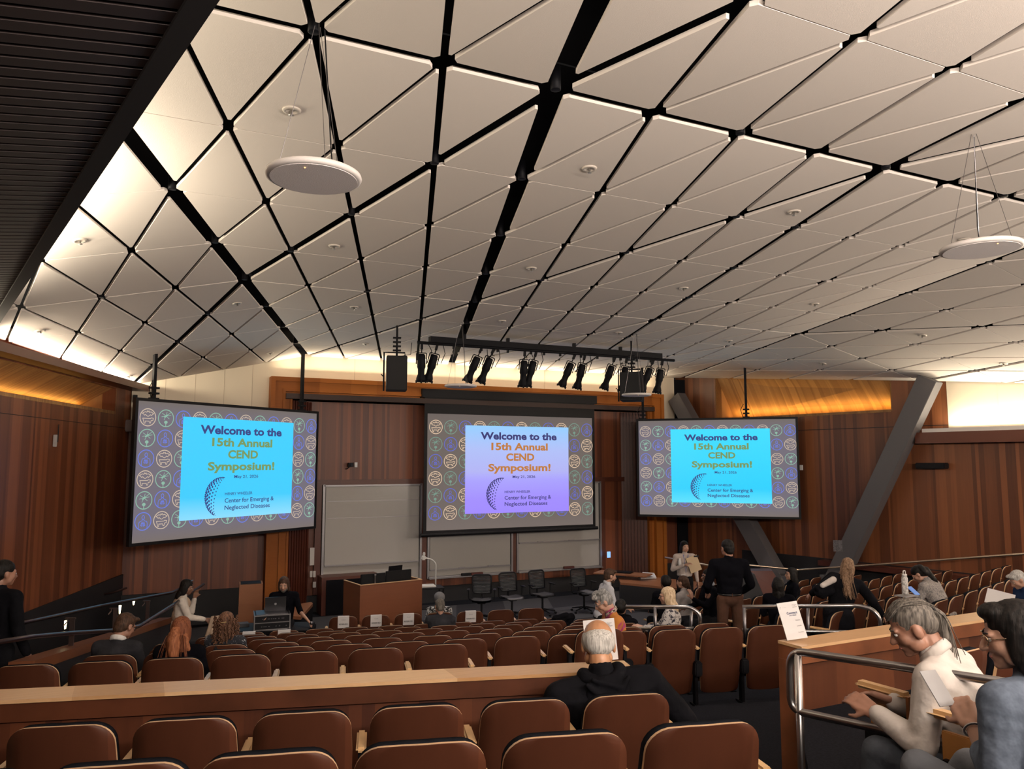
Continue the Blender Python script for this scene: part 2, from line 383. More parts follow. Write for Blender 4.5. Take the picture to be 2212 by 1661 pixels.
# ---- left wall with glowing niche
bm = B()
def LP(s, z): return PLc - bdir * s + V((0, 0, z))      # s metres back from the front corner
SL = 26.
def lfun(px, py):
    p = onpl(px, py, PLc, nL); return ((PLc - p).dot(bdir), p.z)
nb1, nb0 = lfun(248, 893), lfun(0, 838)
nt1 = lfun(248, 838)
zlow = (nb1[1] + nb0[1]) / 2; s1 = nb1[0]; ztop = nt1[1]
print('left niche s', s1, 'z', nb1, nb0, nt1)
zlow = 4.0 if abs(zlow) > 9 else zlow
ext = -nL * .25
def LQ(bm, s0, s1_, z0, z1, e=None, off=0):
    o_ = nL * off; prism(bm, [LP(s0, z0) + o_, LP(s1_, z0) + o_, LP(s1_, z1) + o_, LP(s0, z1) + o_], e or ext)
LQ(bm, -.2, SL, 0, zlow)                       # below the niche
LQ(bm, -.2, s1, zlow, 5.25)                     # between corner and niche
LQ(bm, SL - 3, SL, zlow, 5.3)
LQ(bm, s1, SL - 3, ztop, 5.3)
struct('wall_left', bm, WOODL)
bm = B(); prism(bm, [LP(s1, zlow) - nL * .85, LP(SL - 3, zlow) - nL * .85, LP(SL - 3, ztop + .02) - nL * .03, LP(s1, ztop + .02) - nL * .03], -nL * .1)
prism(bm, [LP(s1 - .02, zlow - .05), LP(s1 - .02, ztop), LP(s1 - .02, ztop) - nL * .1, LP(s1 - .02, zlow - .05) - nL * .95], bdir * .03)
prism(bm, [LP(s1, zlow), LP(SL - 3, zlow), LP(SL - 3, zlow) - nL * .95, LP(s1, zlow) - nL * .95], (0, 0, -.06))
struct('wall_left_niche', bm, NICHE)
AMB = (1.0, .56, .13)
cove('left_niche_light', LP(s1 + .1, zlow + .03) - nL * .60, LP(SL - 4, zlow + .03) - nL * .60, 34, -nL * .35 + V((0, 0, 1)), AMB, .05)
bm = B(); LQ(bm, -.05, SL, 4.99, 5.12, nL * .34)
cove('left_cove_light', LP(.1, 5.135) + nL * .12, LP(17, 5.135) + nL * .12, 600, nL * 1.8 + V((0, 0, 1)), (1, .86, .64), .10)
struct('trim_5', bm, WOODT2)
bm = B(); LQ(bm, -.05, SL, 5.30, 5.5, nL * .02); struct('wall_left_upper', bm, CREAM)
bm = B(); LQ(bm, 0, SL, 0, 1.15, nL * .03); LQ(bm, 0, SL, zlow - .32, zlow - .31, nL * .004); struct('baseboard_left', bm, MATS['black_base'])

# ---- right wall
def RP(s, z): return PRc - cdir * s + V((0, 0, z))
def rfun(px, py):
    p = onpl(px, py, PRc, nR); return ((PRc - p).dot(cdir), p.z)
rb1, rb0, rt1 = rfun(1925, 887), rfun(1548, 902), rfun(1925, 826)
rc = rfun(2050, 928)
print('right niche', rb1, rb0, rt1, 'cream', rc, rfun(2047, 830), rfun(2212, 925), 'ledge', rfun(2010, 940))
def RQ(bm, s0, s1_, z0, z1, e=None, off=0):
    o_ = nR * off; prism(bm, [RP(s0, z0) + o_, RP(s1_, z0) + o_, RP(s1_, z1) + o_, RP(s0, z1) + o_], e or -nR * .25)
zr = (rb1[1] + rb0[1]) / 2; sA, sB = rb0[0], rb1[0]; sC = rc[0]
def ctop(s):
    q = RP(s, 0); i = 18 - 0; best = None
    t = s / (node(10, 8) - node(18, 0)).to_2d().length
    a, b = [(node(18 - k, k)) for k in range(0, 9)][::-1], None
    for u_, v_ in zip(a, a[1:]):
        su, sv = ((PRc - u_).dot(cdir)), ((PRc - v_).dot(cdir))
        if su - 1e-4 <= s <= sv + 1e-4: return u_.z + (v_.z - u_.z) * (s - su) / (sv - su) + .05
    return a[-1].z
bm = B()
RQ(bm, -.2, 24, 0, zr)
prism(bm, [RP(-.2, zr), RP(sA, zr), RP(sA, ctop(sA)), RP(0.01, ctop(0.02)), RP(-.2, ctop(.02))], -nR * .25)
prism(bm, [RP(sB, zr), RP(sC, zr), RP(sC, ctop(sC)), RP(sB, ctop(sB))], -nR * .25)
struct('wall_right', bm, WOODR)
bm = B(); k = 8
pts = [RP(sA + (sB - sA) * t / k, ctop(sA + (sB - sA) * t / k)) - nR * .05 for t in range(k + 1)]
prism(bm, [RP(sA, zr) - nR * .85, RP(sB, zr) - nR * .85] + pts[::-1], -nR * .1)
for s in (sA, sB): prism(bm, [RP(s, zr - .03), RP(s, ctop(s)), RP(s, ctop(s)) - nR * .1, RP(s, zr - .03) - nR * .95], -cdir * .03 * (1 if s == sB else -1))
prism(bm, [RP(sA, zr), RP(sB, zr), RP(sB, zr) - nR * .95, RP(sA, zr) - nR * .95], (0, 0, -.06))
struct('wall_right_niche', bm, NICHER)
cove('right_niche_light', RP(sA + .1, zr + .03) - nR * .60, RP(sB - .1, zr + .03) - nR * .60, 15, -nR * .35 + V((0, 0, 1)), AMB, .05)
bm = B(); ss = [sC + (20 - sC) * t / 12 for t in range(13)]
for a, b in zip(ss, ss[1:]):
    if b <= 14.6: prism(bm, [p_ + nR * .012 for p_ in (RP(a, rc[1]), RP(b, rc[1]), RP(b, ctop(b)), RP(a, ctop(a)))], -nR * .2, 0)
cove('right_cove_light', RP(sC + 4, rc[1] + .03) + nR * .2, RP(sC + 11, rc[1] + .03) + nR * .2, 1500, nR * .5 + V((0, 0, 1)), (1, .86, .70), .1)
for a in (sC + 1.0, sC + 2.1, sC + 3.2): prism(bm, [RP(a, rc[1]), RP(a + .008, rc[1]), RP(a + .008, ctop(a)), RP(a, ctop(a))], nR * .015)
struct('wall_right_upper', bm, CREAM)
zc_ = rc[1]
bm = B(); RQ(bm, sC - .55, 20, zc_ - .30, zc_ - .06, nR * .42); struct('trim_6', bm, WOODT2)
bm = B(); RQ(bm, sC - .40, 20, zc_ - .06, zc_ + .02, nR * .06, .34); struct('trim_7', bm, mat('white_ledge', (.6, .57, .55), .6))
cove('right_ledge_light', RP(sC + .05, zc_) + nR * .2, RP(sC + 5, zc_) + nR * .2, 140, nR * .3 + V((0, 0, 1)), (1, .88, .66), .05)
bm = B(); RQ(bm, 2.0, 20, 0, 1.12, nR * .03); struct('baseboard_right', bm, MATS['black_base'])
# seam in the board wall
bm = B(); RQ(bm, sA, sC, zr - .42, zr - .405, nR * .003); struct('trim_8', bm, MATS['black_base'])
# black recess between stage and right wall
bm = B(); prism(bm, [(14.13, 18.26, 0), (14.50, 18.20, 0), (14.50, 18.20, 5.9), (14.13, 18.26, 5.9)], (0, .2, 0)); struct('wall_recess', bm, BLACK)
# rear walls (behind the camera) close the room
bm = B(); box(bm, (6, -8.2, 3), (34, .3, 8)); struct('wall_back', bm, mat('rear_wall_paint', (.05, .03, .025), .8))
# ---- dark slatted soffit at upper left
q = node(-3, 1); e0 = None
def linehit(z):
    p = CAM.copy(); return None
# edge line through pixels (385,8) and (0,655): plane through camera
pn = ray(385, 8).cross(ray(0, 655)).normalized()
# horizontal edge with direction ~ cdir lying in that plane at height zs
ed = V((pn.y, -pn.x, 0)).normalized()
if ed.y < 0: ed = -ed
pS = at(245, 250, d=1)
zs = 5.30
A0 = at(385, 8, Z=zs); A1 = at(0, 655, Z=zs)
print('soffit edge', A0, A1, ed)
# ================================================================ soffit (dark slatted) at upper left
SLAT = mat('dark_slats', (.022, .012, .012), .6); SLATB = mat('slat_back', (.008, .006, .007), .8)
u1 = V(ray(4500, 540)).normalized(); eh = V((A1 - A0)).normalized()
S0 = A0 - eh * 7; SLN = 18.5
bm = B(); prism(bm, [S0, S0 + eh * SLN, S0 + eh * SLN - u1 * 6.5, S0 - u1 * 6.5], (0, 0, .06)); struct('ceiling_soffit', bm, SLATB)
bm = B(); s = 0
upn = u1.cross(eh).normalized(); upn = upn if upn.z > 0 else -upn
while s < SLN - .1:
    a = S0 + eh * s
    prism(bm, [a, a + eh * .085, a + eh * .085 - u1 * 6.4, a - u1 * 6.4], -upn * .03); s += .115
par = bpy.data.objects['ceiling_soffit']; obj('soffit_slats', bm, SLAT, par)
bm = B(); prism(bm, [S0 - u1 * .0 - V((0, 0, .05)), S0 + eh * SLN - V((0, 0, .05)), S0 + eh * SLN + V((0, 0, .08)), S0 + V((0, 0, .08))], V((ed.y, -ed.x, 0)) * .10); struct('trim_9', bm, SLATB)
cove('soffit_cove_light', S0 + V((-.35, 0, .20)), S0 + eh * 11 + V((-.35, 0, .20)), 70, (.25, 0, 1), (1, .88, .66))
cove('soffit_cove_light', S0 + eh * 11 + V((-.30, 0, .12)), S0 + eh * SLN + V((-.30, 0, .12)), 1000, (-.1, 0, 1), (1, .88, .68))
bm = B(); box(bm, (4, -5.0, 4.30), (26, 7.0, .12)); box(bm, (4, -1.52, 4.34), (26, .08, .22)); struct('ceiling_soffit', bm, SLATB)  # unseen rear soffit and lip, added to keep uplight off the near seat backs

# ================================================================ FLOOR AND TIERS
ZT_ = [0, .17, .34, .51, .69, .86, 1.03]                # floor heights of rows R1..R7
CK = [11.47, 10.47, 9.44, 8.36, 7.28, 6.26, 5.38]       # y of the row line (seat back tops) at x = 7.4
CKR = [11.3, 10.25, 9.2, 8.17, 7.15, 6.15, 5.1]
bm = B(); box(bm, (5, 5, -.15), (40, 30, .3)); fl = struct('floor', bm, CARPET)
# stage carpet patches (grey tones of the tiles)
bm = B(); bm2 = B()
for k in range(-3, 9):
    for q in range(0, 3):
        a = V((3.0 + k * 1.25 + q * .55, 13.9 + q * 1.35, .004)); e1 = V((1.25, 0, 0)); e2 = V((.55, 1.35, 0))
        bb = bm if (k + q) % 2 else bm2
        bb.faces.new([bb.verts.new(p) for p in (a, a + e1, a + e1 + e2, a + e2)])
obj('carpet_tiles', bm, mat('carpet_mid_grey', (.060, .060, .066), .95, spec=.1), fl)
obj('carpet_tiles', bm2, mat('carpet_dark_grey', (.032, .032, .038), .95, spec=.1), fl)
XL, XR, YB = -7.5, 17.5, -8.5
for n in range(1, 7):
    c, cr, z0, z1 = CK[n] + .60, CKR[n] + .60, ZT_[n - 1], ZT_[n]
    cc = (c + cr) / 2
    pts = [(-.6 - .32 * 0, c - .255 * (-.6 - 7.4), z0), (7.4, cc, z0), (XR, cr + .281 * (XR - 7.4), z0), (XR, YB, z0), (-1.2, YB, z0)]
    pts[0] = (pts[0][0], pts[0][1], z0)
    bm = B(); prism(bm, pts, (0, 0, z1 - z0)); struct('floor_tier', bm, CARPET)
# landing floors near the camera
def tierbox(pts, z0, z1): bm = B(); prism(bm, [(x, y, z0) for x, y in pts], (0, 0, z1 - z0)); return struct('floor_tier', bm, CARPET)
tierbox([(-6, 5.35 + 1.3), (2.62, 4.36), (2.62, -8.4), (-6, -8.4)], 1.03, 1.40)
tierbox([(-6, 3.25 + 1.6), (2.75, 1.65 + .95), (3.3, 2.2), (3.3, -8.4), (-6, -8.4)], 1.40, 1.63)
tierbox([(-6, 1.4), (4, 1.1), (4, -8.4), (-6, -8.4)], 1.63, 1.87)
tierbox([(3.05, 2.9), (4.25, 4.2), (12, 4.25), (12, -8.4), (3.05, -8.4)], 1.03, 1.75)

# ---- half wall with oak cap in front of the camera rows
CAPW = wood('worn_oak_cap', (.42, .22, .09), (.70, .46, .26), (1, 0, 0), .8, .28, (2, 40, 40), gmix=.5)
WOODM = wood('half_wall_boards', (.040, .011, .006), (.125, .038, .015), (1, -.28, 0), .13, .42)
zc = 2.2
m0, m1 = at(0, 1490, Z=zc), at(1342, 1427.5, Z=zc); md = (m1 - m0).normalized(); mb = V((-md.y, md.x, 0))
if mb.y > 0: mb = -mb
a0 = m0 - md * 5; a1 = m1 + md * .02
t = thing('half_wall', 'long low wooden half wall with a pale worn cap behind the centre seats', 'half wall', (0, 0, 0))
bm = B(); prism(bm, [a0 - mb * .01, a1 - mb * .01, a1 + mb * .215, a0 + mb * .215], (0, 0, -.02)); obj('cap', bm, CAPW, t)
bm = B(); q = V((0, 0, -.02)); prism(bm, [a0 + q + mb * .01, a1 + q + mb * .0, a1 + q + mb * .205, a0 + q + mb * .205], (0, 0, -.10)); obj('fascia', bm, mat('fascia_wood', (.085, .026, .011), .4, var=.3, vscale=3), t)
bm = B(); q = V((0, 0, -.12)); prism(bm, [a0 + q + mb * .05, a1 + q - md * .02 + mb * .05, a1 + q - md * .02 + mb * .18, a0 + q + mb * .18], (0, 0, -1.05)); obj('board_panel', bm, WOODM, t)
# right half wall
r0, r1 = at(1680, 1383, Z=zc), at(2132, 1319, Z=zc); rd = (r1 - r0).normalized(); rb = V((rd.y, -rd.x, 0))
if rb.y > 0: rb = -rb
WOODM2 = wood('right_half_wall_boards', (.06, .018, .008), (.16, .052, .02), rd, .17, .42)
r1 = r0 + rd * 9
t = thing('half_wall', 'wooden half wall on the right with a sign standing on its end', 'half wall', (0, 0, 0))
bm = B(); prism(bm, [r0, r1, r1 + rb * .22, r0 + rb * .22], (0, 0, -.02)); obj('cap', bm, CAPW, t)
bm = B(); q = V((0, 0, -.02)); prism(bm, [r0 + q + rd * .004, r1 + q, r1 + q + rb * .215, r0 + q + rd * .004 + rb * .215], (0, 0, -.10)); obj('fascia', bm, mat('fascia_wood_red', (.17, .058, .024), .4, var=.3, vscale=3), t)
bm = B(); q = V((0, 0, -.12)); prism(bm, [r0 + q + rd * .05 + rb * .04, r1 + q + rb * .04, r1 + q + rb * .17, r0 + q + rd * .05 + rb * .17], (0, 0, -.62)); obj('board_panel', bm, WOODM2, t)
bm = B(); prism(bm, [r0 + q + rb * .0, r0 + q + rd * .035, r0 + q + rd * .035 + rb * .19, r0 + q + rb * .19], (0, 0, -1.02)); obj('end_post', bm, MATS['fascia_wood_red'], t)
bm = B(); q = V((0, 0, -.74)); prism(bm, [r0 + q + rd * .06 + rb * .05, r1 + q + rb * .05, r1 + q + rb * .16, r0 + q + rd * .06 + rb * .16], (0, 0, -.40)); obj('black_base', bm, MATS['black_base'], t)

# ---- ramp wall at the left with cap
k0, k1 = at(43, 1437, Z=1.85), at(373, 1333, Z=.92); kd = (k1 - k0).normalized(); kh = V((kd.x, kd.y, 0)).normalized(); kn = V((-kh.y, kh.x, 0))
k0 = k0 + kd * .35
t = thing('ramp_wall', 'sloping low wall with a red wood cap and steel posts beside the left aisle', 'half wall')
CAPR = wood('ramp_cap_wood', (.13, .045, .02), (.24, .09, .04), (1, 0, 0), 3, .35, (8, 8, 8))
bm = B(); prism(bm, [k0, k1, k1 + kn * .20, k0 + kn * .20], (0, 0, -.09)); obj('cap', bm, CAPR, t)
bm = B(); q = V((0, 0, -.09)); prism(bm, [k0 + q + kn * .04, k1 + q + kn * .04, V((k1.x, k1.y, 0)) + kn * .04, V((k0.x, k0.y, 0)) + kn * .04], kn * .12); obj('black_side', bm, MATS['black_base'], t)
# sloping aisle floor left of it
e0, e1 = k0 + V((0, 0, -.95)), k1 + V((0, 0, -.90))
bm = B(); prism(bm, [e0 + kn * .1, e1 + kn * .1, e1 + kn * 4.5, e0 + kn * 4.5], (0, 0, -.2)); struct('floor_ramp', bm, CARPET)
# steel posts carrying the lower rail
PST = mat('post_steel', (.20, .15, .14), .35, .85)
def flatpost(pxb, pyb, pyt, w_, lab):
    # foot stands on the ramp cap
    best = min((((k0 + (k1 - k0) * (s / 200)) + kn * .12 for s in range(201))), key=lambda p: abs(proj(p)[0] - pxb))
    top = at(pxb, pyt, d=(best - CAM).dot(CF))
    h = top.z - best.z
    b = B(); box(b, (0, 0, h / 2), (w_, .012, h)); t2 = thing('rail_post', lab, 'post', best, math.atan2(CR.y, CR.x))
    obj('flat_bar', b, PST, t2)
    b = B(); box(b, (-.02, 0, h), (w_ * 2.1, .02, .012)); tube(b, [(-w_ * .9, -.01, h), (-w_ * .9, -.01, h - .03), (-w_ * .9, -.08, h - .06)], .006, 6); obj('bracket', b, PST, t2)
    return t2
def proj(P):
    d = V(P) - CAM; z = d.dot(CF); return (CXP + FPX * d.dot(CR) / z, CYP - FPX * d.dot(CU) / z)
flatpost(154, 1405, 1337, .05, 'flat steel post on the ramp cap nearest the standing man at the left')
flatpost(247, 1371, 1315, .05, 'flat steel post on the ramp cap behind the man in the grey suit')
flatpost(318, 1344, 1299, .05, 'flat steel post on the ramp cap nearest the woman in the beige vest')
RAILM = mat('rail_dark_bronze', (.09, .06, .06), .3, .9)
def pixtube(name, pts, r, m, label, cat='handrail', posts=(), rb_=.05):
    P = [at(x, y, d=d) for x, y, d in pts]; b = B(); tube(b, bend(P, rb_), r, 10); o = obj(name, b, m, None, True)
    tag(o, label, cat); return o, P
pixtube('handrail', [(-200, 1420, 5.2), (70, 1375, 6.9), (158, 1367, 7.8), (255, 1361, 9.2), (300, 1353, 9.9), (375, 1306, 11.0), (440, 1262, 13.5)], .022, RAILM, 'lower steel handrail running down along the ramp posts at the left')
pixtube('handrail', [(-200, 1395, 6.6), (70, 1341, 8.4), (215, 1309, 10.4), (371, 1280, 12.6), (410, 1262, 13.6)], .022, RAILM, 'middle steel handrail with a bluish shine in the left aisle')
pixtube('handrail', [(-150, 1348, 11.0), (68, 1309, 13.2), (240, 1281, 15.3), (273, 1270, 15.9)], .02, RAILM, 'upper dark handrail fixed to the left wooden wall')
GLOW = mat('step_light_glow', (.9, .8, .5), .4, emit=(1, .85, .5), es=5)
for (x, y, d, lab) in ((140, 1350, 7.9, 'small wedge light by the nearest steel post'), (258, 1317, 10.0, 'small wedge light between the second and third steel post'), (382, 1289, 12.0, 'small wedge light behind the woman in the beige vest'), (288, 1303, 12.5, 'tiny wedge light on the left wall below the upper handrail')):
    p = at(x, y, d=d); b = B(); s_ = d / 1671; big = 9 if x != 288 else 4
    prism(b, [(-2 * s_, 0, big * s_), (2.4 * s_, 0, big * s_), (.6 * s_, 0, -big * s_), (-.6 * s_, 0, -big * s_)], (0, .02, 0))
    t2 = tag(obj('step_light', b, GLOW), lab, 'light'); t2.location = p; t2.rotation_euler = (0, 0, math.atan2(CR.y, CR.x))

# ================================================================ steel rails
t, P = pixtube('guard_rail', [(1352, 1311, 9.6), (1490, 1311, 9.4), (1512, 1325, 9.35), (1513, 1356, 9.35)], .024, STEEL, 'short round steel guard rail in front of the blonde woman', 'guard rail', rb_=.12)
b = B(); tube(b, [at(1340, 1357, d=9.6), at(1513, 1357, d=9.35)], .02, 8); obj('lower_rail', b, STEEL, t, True)
for x in (1415, 1493):
    b = B(); tube(b, [at(x, 1312, d=9.45), at(x + 1, 1400, d=9.45)], .02, 8); obj('post', b, DSTEEL, t, True)
t, P = pixtube('guard_rail', [(1604, 1311, 9.3), (1852, 1308, 9.1), (1885, 1316, 8.9), (1901, 1335, 8.85), (1903, 1375, 8.85)], .024, STEEL, 'long round steel guard rail with curved end behind the sign', 'guard rail', rb_=.25)
b = B(); tube(b, [at(1604, 1361, d=9.3), at(1880, 1366, d=9.0)], .02, 8); obj('lower_rail', b, STEEL, t, True)
for x in (1608, 1745):
    b = B(); tube(b, [at(x, 1312, d=9.25), at(x + 2, 1420, d=9.25)], .02, 8); obj('post', b, DSTEEL, t, True)
# big foreground rail
fa, fb = at(1716, 1406, d=3.78), at(2205, 1479, d=3.02); fdir = (fb - fa).normalized()
t = thing('guard_rail', 'large round steel guard rail in the right foreground', 'guard rail')
b = B(); drop = V((0, 0, -.285)); ext = fb + fdir * 2.2
tube(b, bend([ext, fa - fdir * .03, fa - fdir * .03 + drop, fa + fdir * .12 + drop, ext + drop], .09, 8), .0185, 14); obj('rail_tube', b, STEEL, t, True)
for x in (1.0, .0, 2.15):
    p = fa + fdir * (.0 + .02 if x == 0 else 0)
def onrail(px):
    best = min((fa + fdir * (s / 300) for s in range(1200)), key=lambda p: abs(proj(p)[0] - px)); return best
for px in (1722, 1983):
    p = onrail(px); b = B(); tube(b, [p, V((p.x, p.y, 1.42 if px < 1800 else 1.6))], .0185, 12); obj('post', b, STEEL, t, True)
p = fb + fdir * 1.2; b = B(); tube(b, [p, V((p.x, p.y, 1.87))], .0185, 12); obj('post', b, STEEL, t, True)
# right wall handrail
pixtube('handrail', [(1436, 1204, 17.6), (1540, 1223, 17.2), (1620, 1221, 17.4), (1725, 1231, 17.6), (1900, 1219, 16.6), (2212, 1196, 15.2), (2350, 1186, 14.6)], .022, mat('brass_rail', (.55, .45, .36), .3, .9), 'long thin handrail along the right wooden wall', rb_=.02)

# ================================================================ steel braces
def beam(p, q, w_, d_, lab, n=nR, bm=None):
    p, q = V(p), V(q); d = (q - p).normalized(); s_ = n.cross(d).normalized(); b = B()
    M = rotm(s_, d, n); box(b, (p + q) / 2, (w_, (q - p).length, d_), M, .008); return b
off = nR * .45
def rp(px, py): return onpl(px, py, PRc + off, nR)
t = thing('steel_brace', 'wide grey diagonal steel brace rising to the right up to the ceiling', 'beam')
obj('beam', beam(rp(2010, 818), rp(1802, 1262), .42, .34, ''), BEAM, t)
b = B(); p = rp(1800, 1268); box(b, p, (.5, .3, .55), rotm(-cdir, nR, V((0, 0, 1)))); obj('foot_plate', b, BEAM, t)
b = B(); p = rp(1818, 1178) + nR * .172; box(b, p, (.22, .01, .26), rotm((rp(1850, 1178) - rp(1818, 1178)).normalized(), nR, V((0, 0, 1)))); obj('label_plate', b, mat('faded_label', (.16, .15, .155), .6, var=.5, vscale=30), t)
t = thing('steel_brace', 'grey diagonal steel brace descending to the right behind the right screen', 'beam')
obj('beam', beam(rp(1462, 858), rp(1688, 1262), .42, .34, ''), BEAM, t)
b = B(); p = rp(1690, 1268); box(b, p, (.5, .3, .55), rotm(-cdir, nR, V((0, 0, 1)))); obj('foot_plate', b, BEAM, t)
# dark ramp parapet and wood shelf below the braces
t = thing('wall_shelf', 'long low wooden shelf along the right wall behind the seats', 'shelf')
b = B(); RQ(b, 4.4, 8.0, .98, 1.10, nR * .35); obj('shelf_board', b, WOODT2, t)
t = thing('parapet', 'angular dark red parapet at the foot of the left steel brace', 'half wall')
b = B(); g = [at(1622, 1233, d=16.6), at(1668, 1233, d=16.4), at(1712, 1300, d=15.4), at(1655, 1300, d=15.6)]
prism(b, g, V((.25, .3, 0))); obj('wood_face', b, WOODT2, t)
b = B(); g = [at(1560, 1240, d=16.2), at(1630, 1240, d=16.2), at(1668, 1330, d=15.2), at(1560, 1330, d=15.2)]
prism(b, g, V((.3, .5, 0))); obj('black_face', b, MATS['black_base'], t)
# small wall objects
def wbox(name, c, s, m, lab, cat, ax=None):
    b = B(); box(b, (0, 0, 0), s, None, min(s) * .12); o = obj(name, b, m); o.location = c
    if ax is not None: o.rotation_euler = (0, 0, math.atan2(ax.y, ax.x))
    return tag(o, lab, cat)
wbox('wall_projector', onpl(2013, 1006, PRc + nR * .15, nR), (.62, .24, .13), BLK, 'slim black box mounted on the right wooden wall', 'speaker', cdir)
wbox('wall_sensor', onpl(1731, 1010, PRc + nR * .03, nR), (.07, .05, .13), WHITE, 'small white box on the wall beside the right screen', 'sensor', cdir)
wbox('wall_sensor', onpl(119, 952, PLc + nL * .03, nL), (.07, .04, .20), mat('dim_white', (.45, .42, .40), .5), 'slim white sensor on the left wooden wall', 'sensor', bdir)
b = B(); box(b, (0, 0, 0), (.012, .02, .30)); o = obj('sensor_wire', b, BLK); o.location = onpl(126, 936, PLc + nL * .02, nL); tag(o, 'black vertical wire guard above the slim white sensor', 'wire')
wbox('power_box', at(292, 861, Y=FY - .05), (.09, .06, .16), BLK, 'small black box on the cream wall left of the left screen', 'box')
wbox('wall_stub', at(281, 920, Y=FY - .1), (.25, .25, .25), WOODT2, 'short wooden beam end beside the left screen', 'beam')
t = thing('wall_camera', 'small black camera on a bracket on the wood above the left whiteboard', 'camera', at(757, 1004, Y=BW - .12))
b = B(); box(b, (0, 0, 0), (.12, .14, .10), None, .01); obj('camera_body', b, BLK, t)
b = B(); tube(b, [(0, -.07, 0), (0, -.12, 0)], .035, 12); obj('camera_lens', b, mat('lens_glass', (.02, .02, .03), .1), t)
b = B(); tube(b, [(0, .05, -.04), (-.07, .05, -.10), (-.09, .10, -.10)], .012, 8); obj('bracket', b, BLK, t)
b = B(); box(b, (.15, .08, 0), (.07, .05, .12)); obj('wall_box', b, WHITE, t)
for (x, y, w_, h_, lab) in ((674, 1202, .10, .40, 'tall white notice on the wood left of the whiteboard'), (672, 1240, .06, .14, 'light switch plate left of the whiteboard, left one'), (679, 1240, .06, .14, 'light switch plate left of the whiteboard, right one'), (679, 1263, .07, .13, 'white wall phone below the switches')):
    wbox('wall_plate', at(x, y, Y=BW - .28), (w_, .02, h_), MATS['dim_white'], lab, 'plate')
wbox('wall_touch_panel', at(1315, 1198, Y=BW - .30), (.10, .03, .16), mat('blue_screen', (.1, .2, .4), .3, emit=(.25, .5, 1), es=1.2), 'small glowing blue panel on the wood right of the whiteboards', 'screen')

# ================================================================ WHITEBOARDS
WB = mat('whiteboard', (.40, .385, .36), .22, spec=.5); ALU = mat('aluminium', (.30, .29, .30), .4, .7)
def wboard(x0, x1, z0, z1, lab, low, joints, er=()):
    yb = BW - .03
    t = thing('whiteboard', lab, 'whiteboard', (0, 0, 0))
    b = B(); prism(b, [(x0, yb, z0), (x1, yb, z0), (x1, yb, z1), (x0, yb, z1)], (0, -.02, 0)); obj('back_panel', b, WB, t)
    b = B(); prism(b, [(x0 + .05, yb - .05, low), (x1 - .05, yb - .05, low), (x1 - .05, yb - .05, z1 - .03), (x0 + .05, yb - .05, z1 - .03)], (0, -.02, 0)); obj('sliding_panel', b, WB, t)
    b = B()
    for x in (x0, x1): box(b, (x, yb - .05, (z0 + z1) / 2), (.05, .1, z1 - z0 + .06))
    for z in (z0, z1): box(b, ((x0 + x1) / 2, yb - .05, z), (x1 - x0, .1, .04))
    obj('frame', b, ALU, t)
    b = B(); box(b, ((x0 + x1) / 2, yb - .08, low), (x1 - x0 - .1, .05, .03))
    for z in joints: box(b, ((x0 + x1) / 2, yb - .072, z), (x1 - x0 - .1, .006, .012))
    obj('panel_rail', b, ALU, t)
    b = B(); box(b, ((x0 + x1) / 2, yb - .14, z0 - .02), (x1 - x0, .12, .02)); obj('marker_tray', b, ALU, t)
    for x in er: b = B(); box(b, (x, yb - .11, low + .02), (.16, .03, .025)); obj('handle', b, ALU, t)
wboard(3.98, 6.40, .62, 2.92, 'left whiteboard with stacked sliding panels beside the lectern', 1.05, (2.15, 2.55))
wboard(6.60, 8.92, .62, 2.92, 'middle whiteboard below the centre projection screen', .80, (), (7.5, 8.3))
wboard(9.08, 11.66, .62, 2.92, 'right whiteboard partly behind the centre projection screen', 1.35, (), (9.75, 10.7))
for x, lab in ((7.9, 'dark red felt eraser on the tray of the middle whiteboard'), (10.6, 'dark red felt eraser on the tray of the right whiteboard')):
    wbox('eraser', (x, BW - .17, .65), (.32, .07, .06), mat('eraser', (.08, .02, .015), .8), lab, 'eraser')
wbox('marker_box', (7.6, BW - .17, .65), (.25, .07, .06), BLK, 'black marker holder on the tray of the middle whiteboard', 'holder')
t = thing('equipment_niche', 'black opening framed in wood below the left whiteboard', 'cabinet')
b = B(); box(b, (4.55, BW - .35, .38), (1.35, .5, .95)); obj('cabinet_body', b, WOODT2, t)
b = B(); box(b, (4.55, BW - .61, .40), (1.15, .02, .78)); obj('black_door', b, BLACK, t)

# ================================================================ SCREENS
def emat(name, col, s=1.0):
    if name in MATS: return MATS[name]
    m = bpy.data.materials.new(name); m.use_nodes = True; b = m.node_tree.nodes['Principled BSDF']
    b.inputs['Base Color'].default_value = (.02, .02, .02, 1); b.inputs['Emission Color'].default_value = (*col, 1); b.inputs['Emission Strength'].default_value = s
    b.inputs['Roughness'].default_value = .8; MATS[name] = m; return m
def lin(r, g, b): return tuple(((c / 255 + .055) / 1.055) ** 2.4 if c > 10 else c / 3294 for c in (r, g, b))
def egrad(name, stops, h):
    m = emat(name, (1, 1, 1)); nt = m.node_tree; tc = nt.nodes.new('ShaderNodeTexCoord'); sx = nt.nodes.new('ShaderNodeSeparateXYZ'); cr = nt.nodes.new('ShaderNodeValToRGB')
    dv = nt.nodes.new('ShaderNodeMath'); dv.operation = 'DIVIDE'; dv.inputs[1].default_value = h
    nt.links.new(tc.outputs['Object'], sx.inputs[0]); nt.links.new(sx.outputs['Y'], dv.inputs[0]); nt.links.new(dv.outputs[0], cr.inputs[0])
    el = cr.color_ramp.elements
    while len(el) < len(stops): el.new(.5)
    for e, (p, c) in zip(el, stops): e.position = p; e.color = (*lin(*c), 1)
    nt.links.new(cr.outputs[0], nt.nodes['Principled BSDF'].inputs['Emission Color']); return m
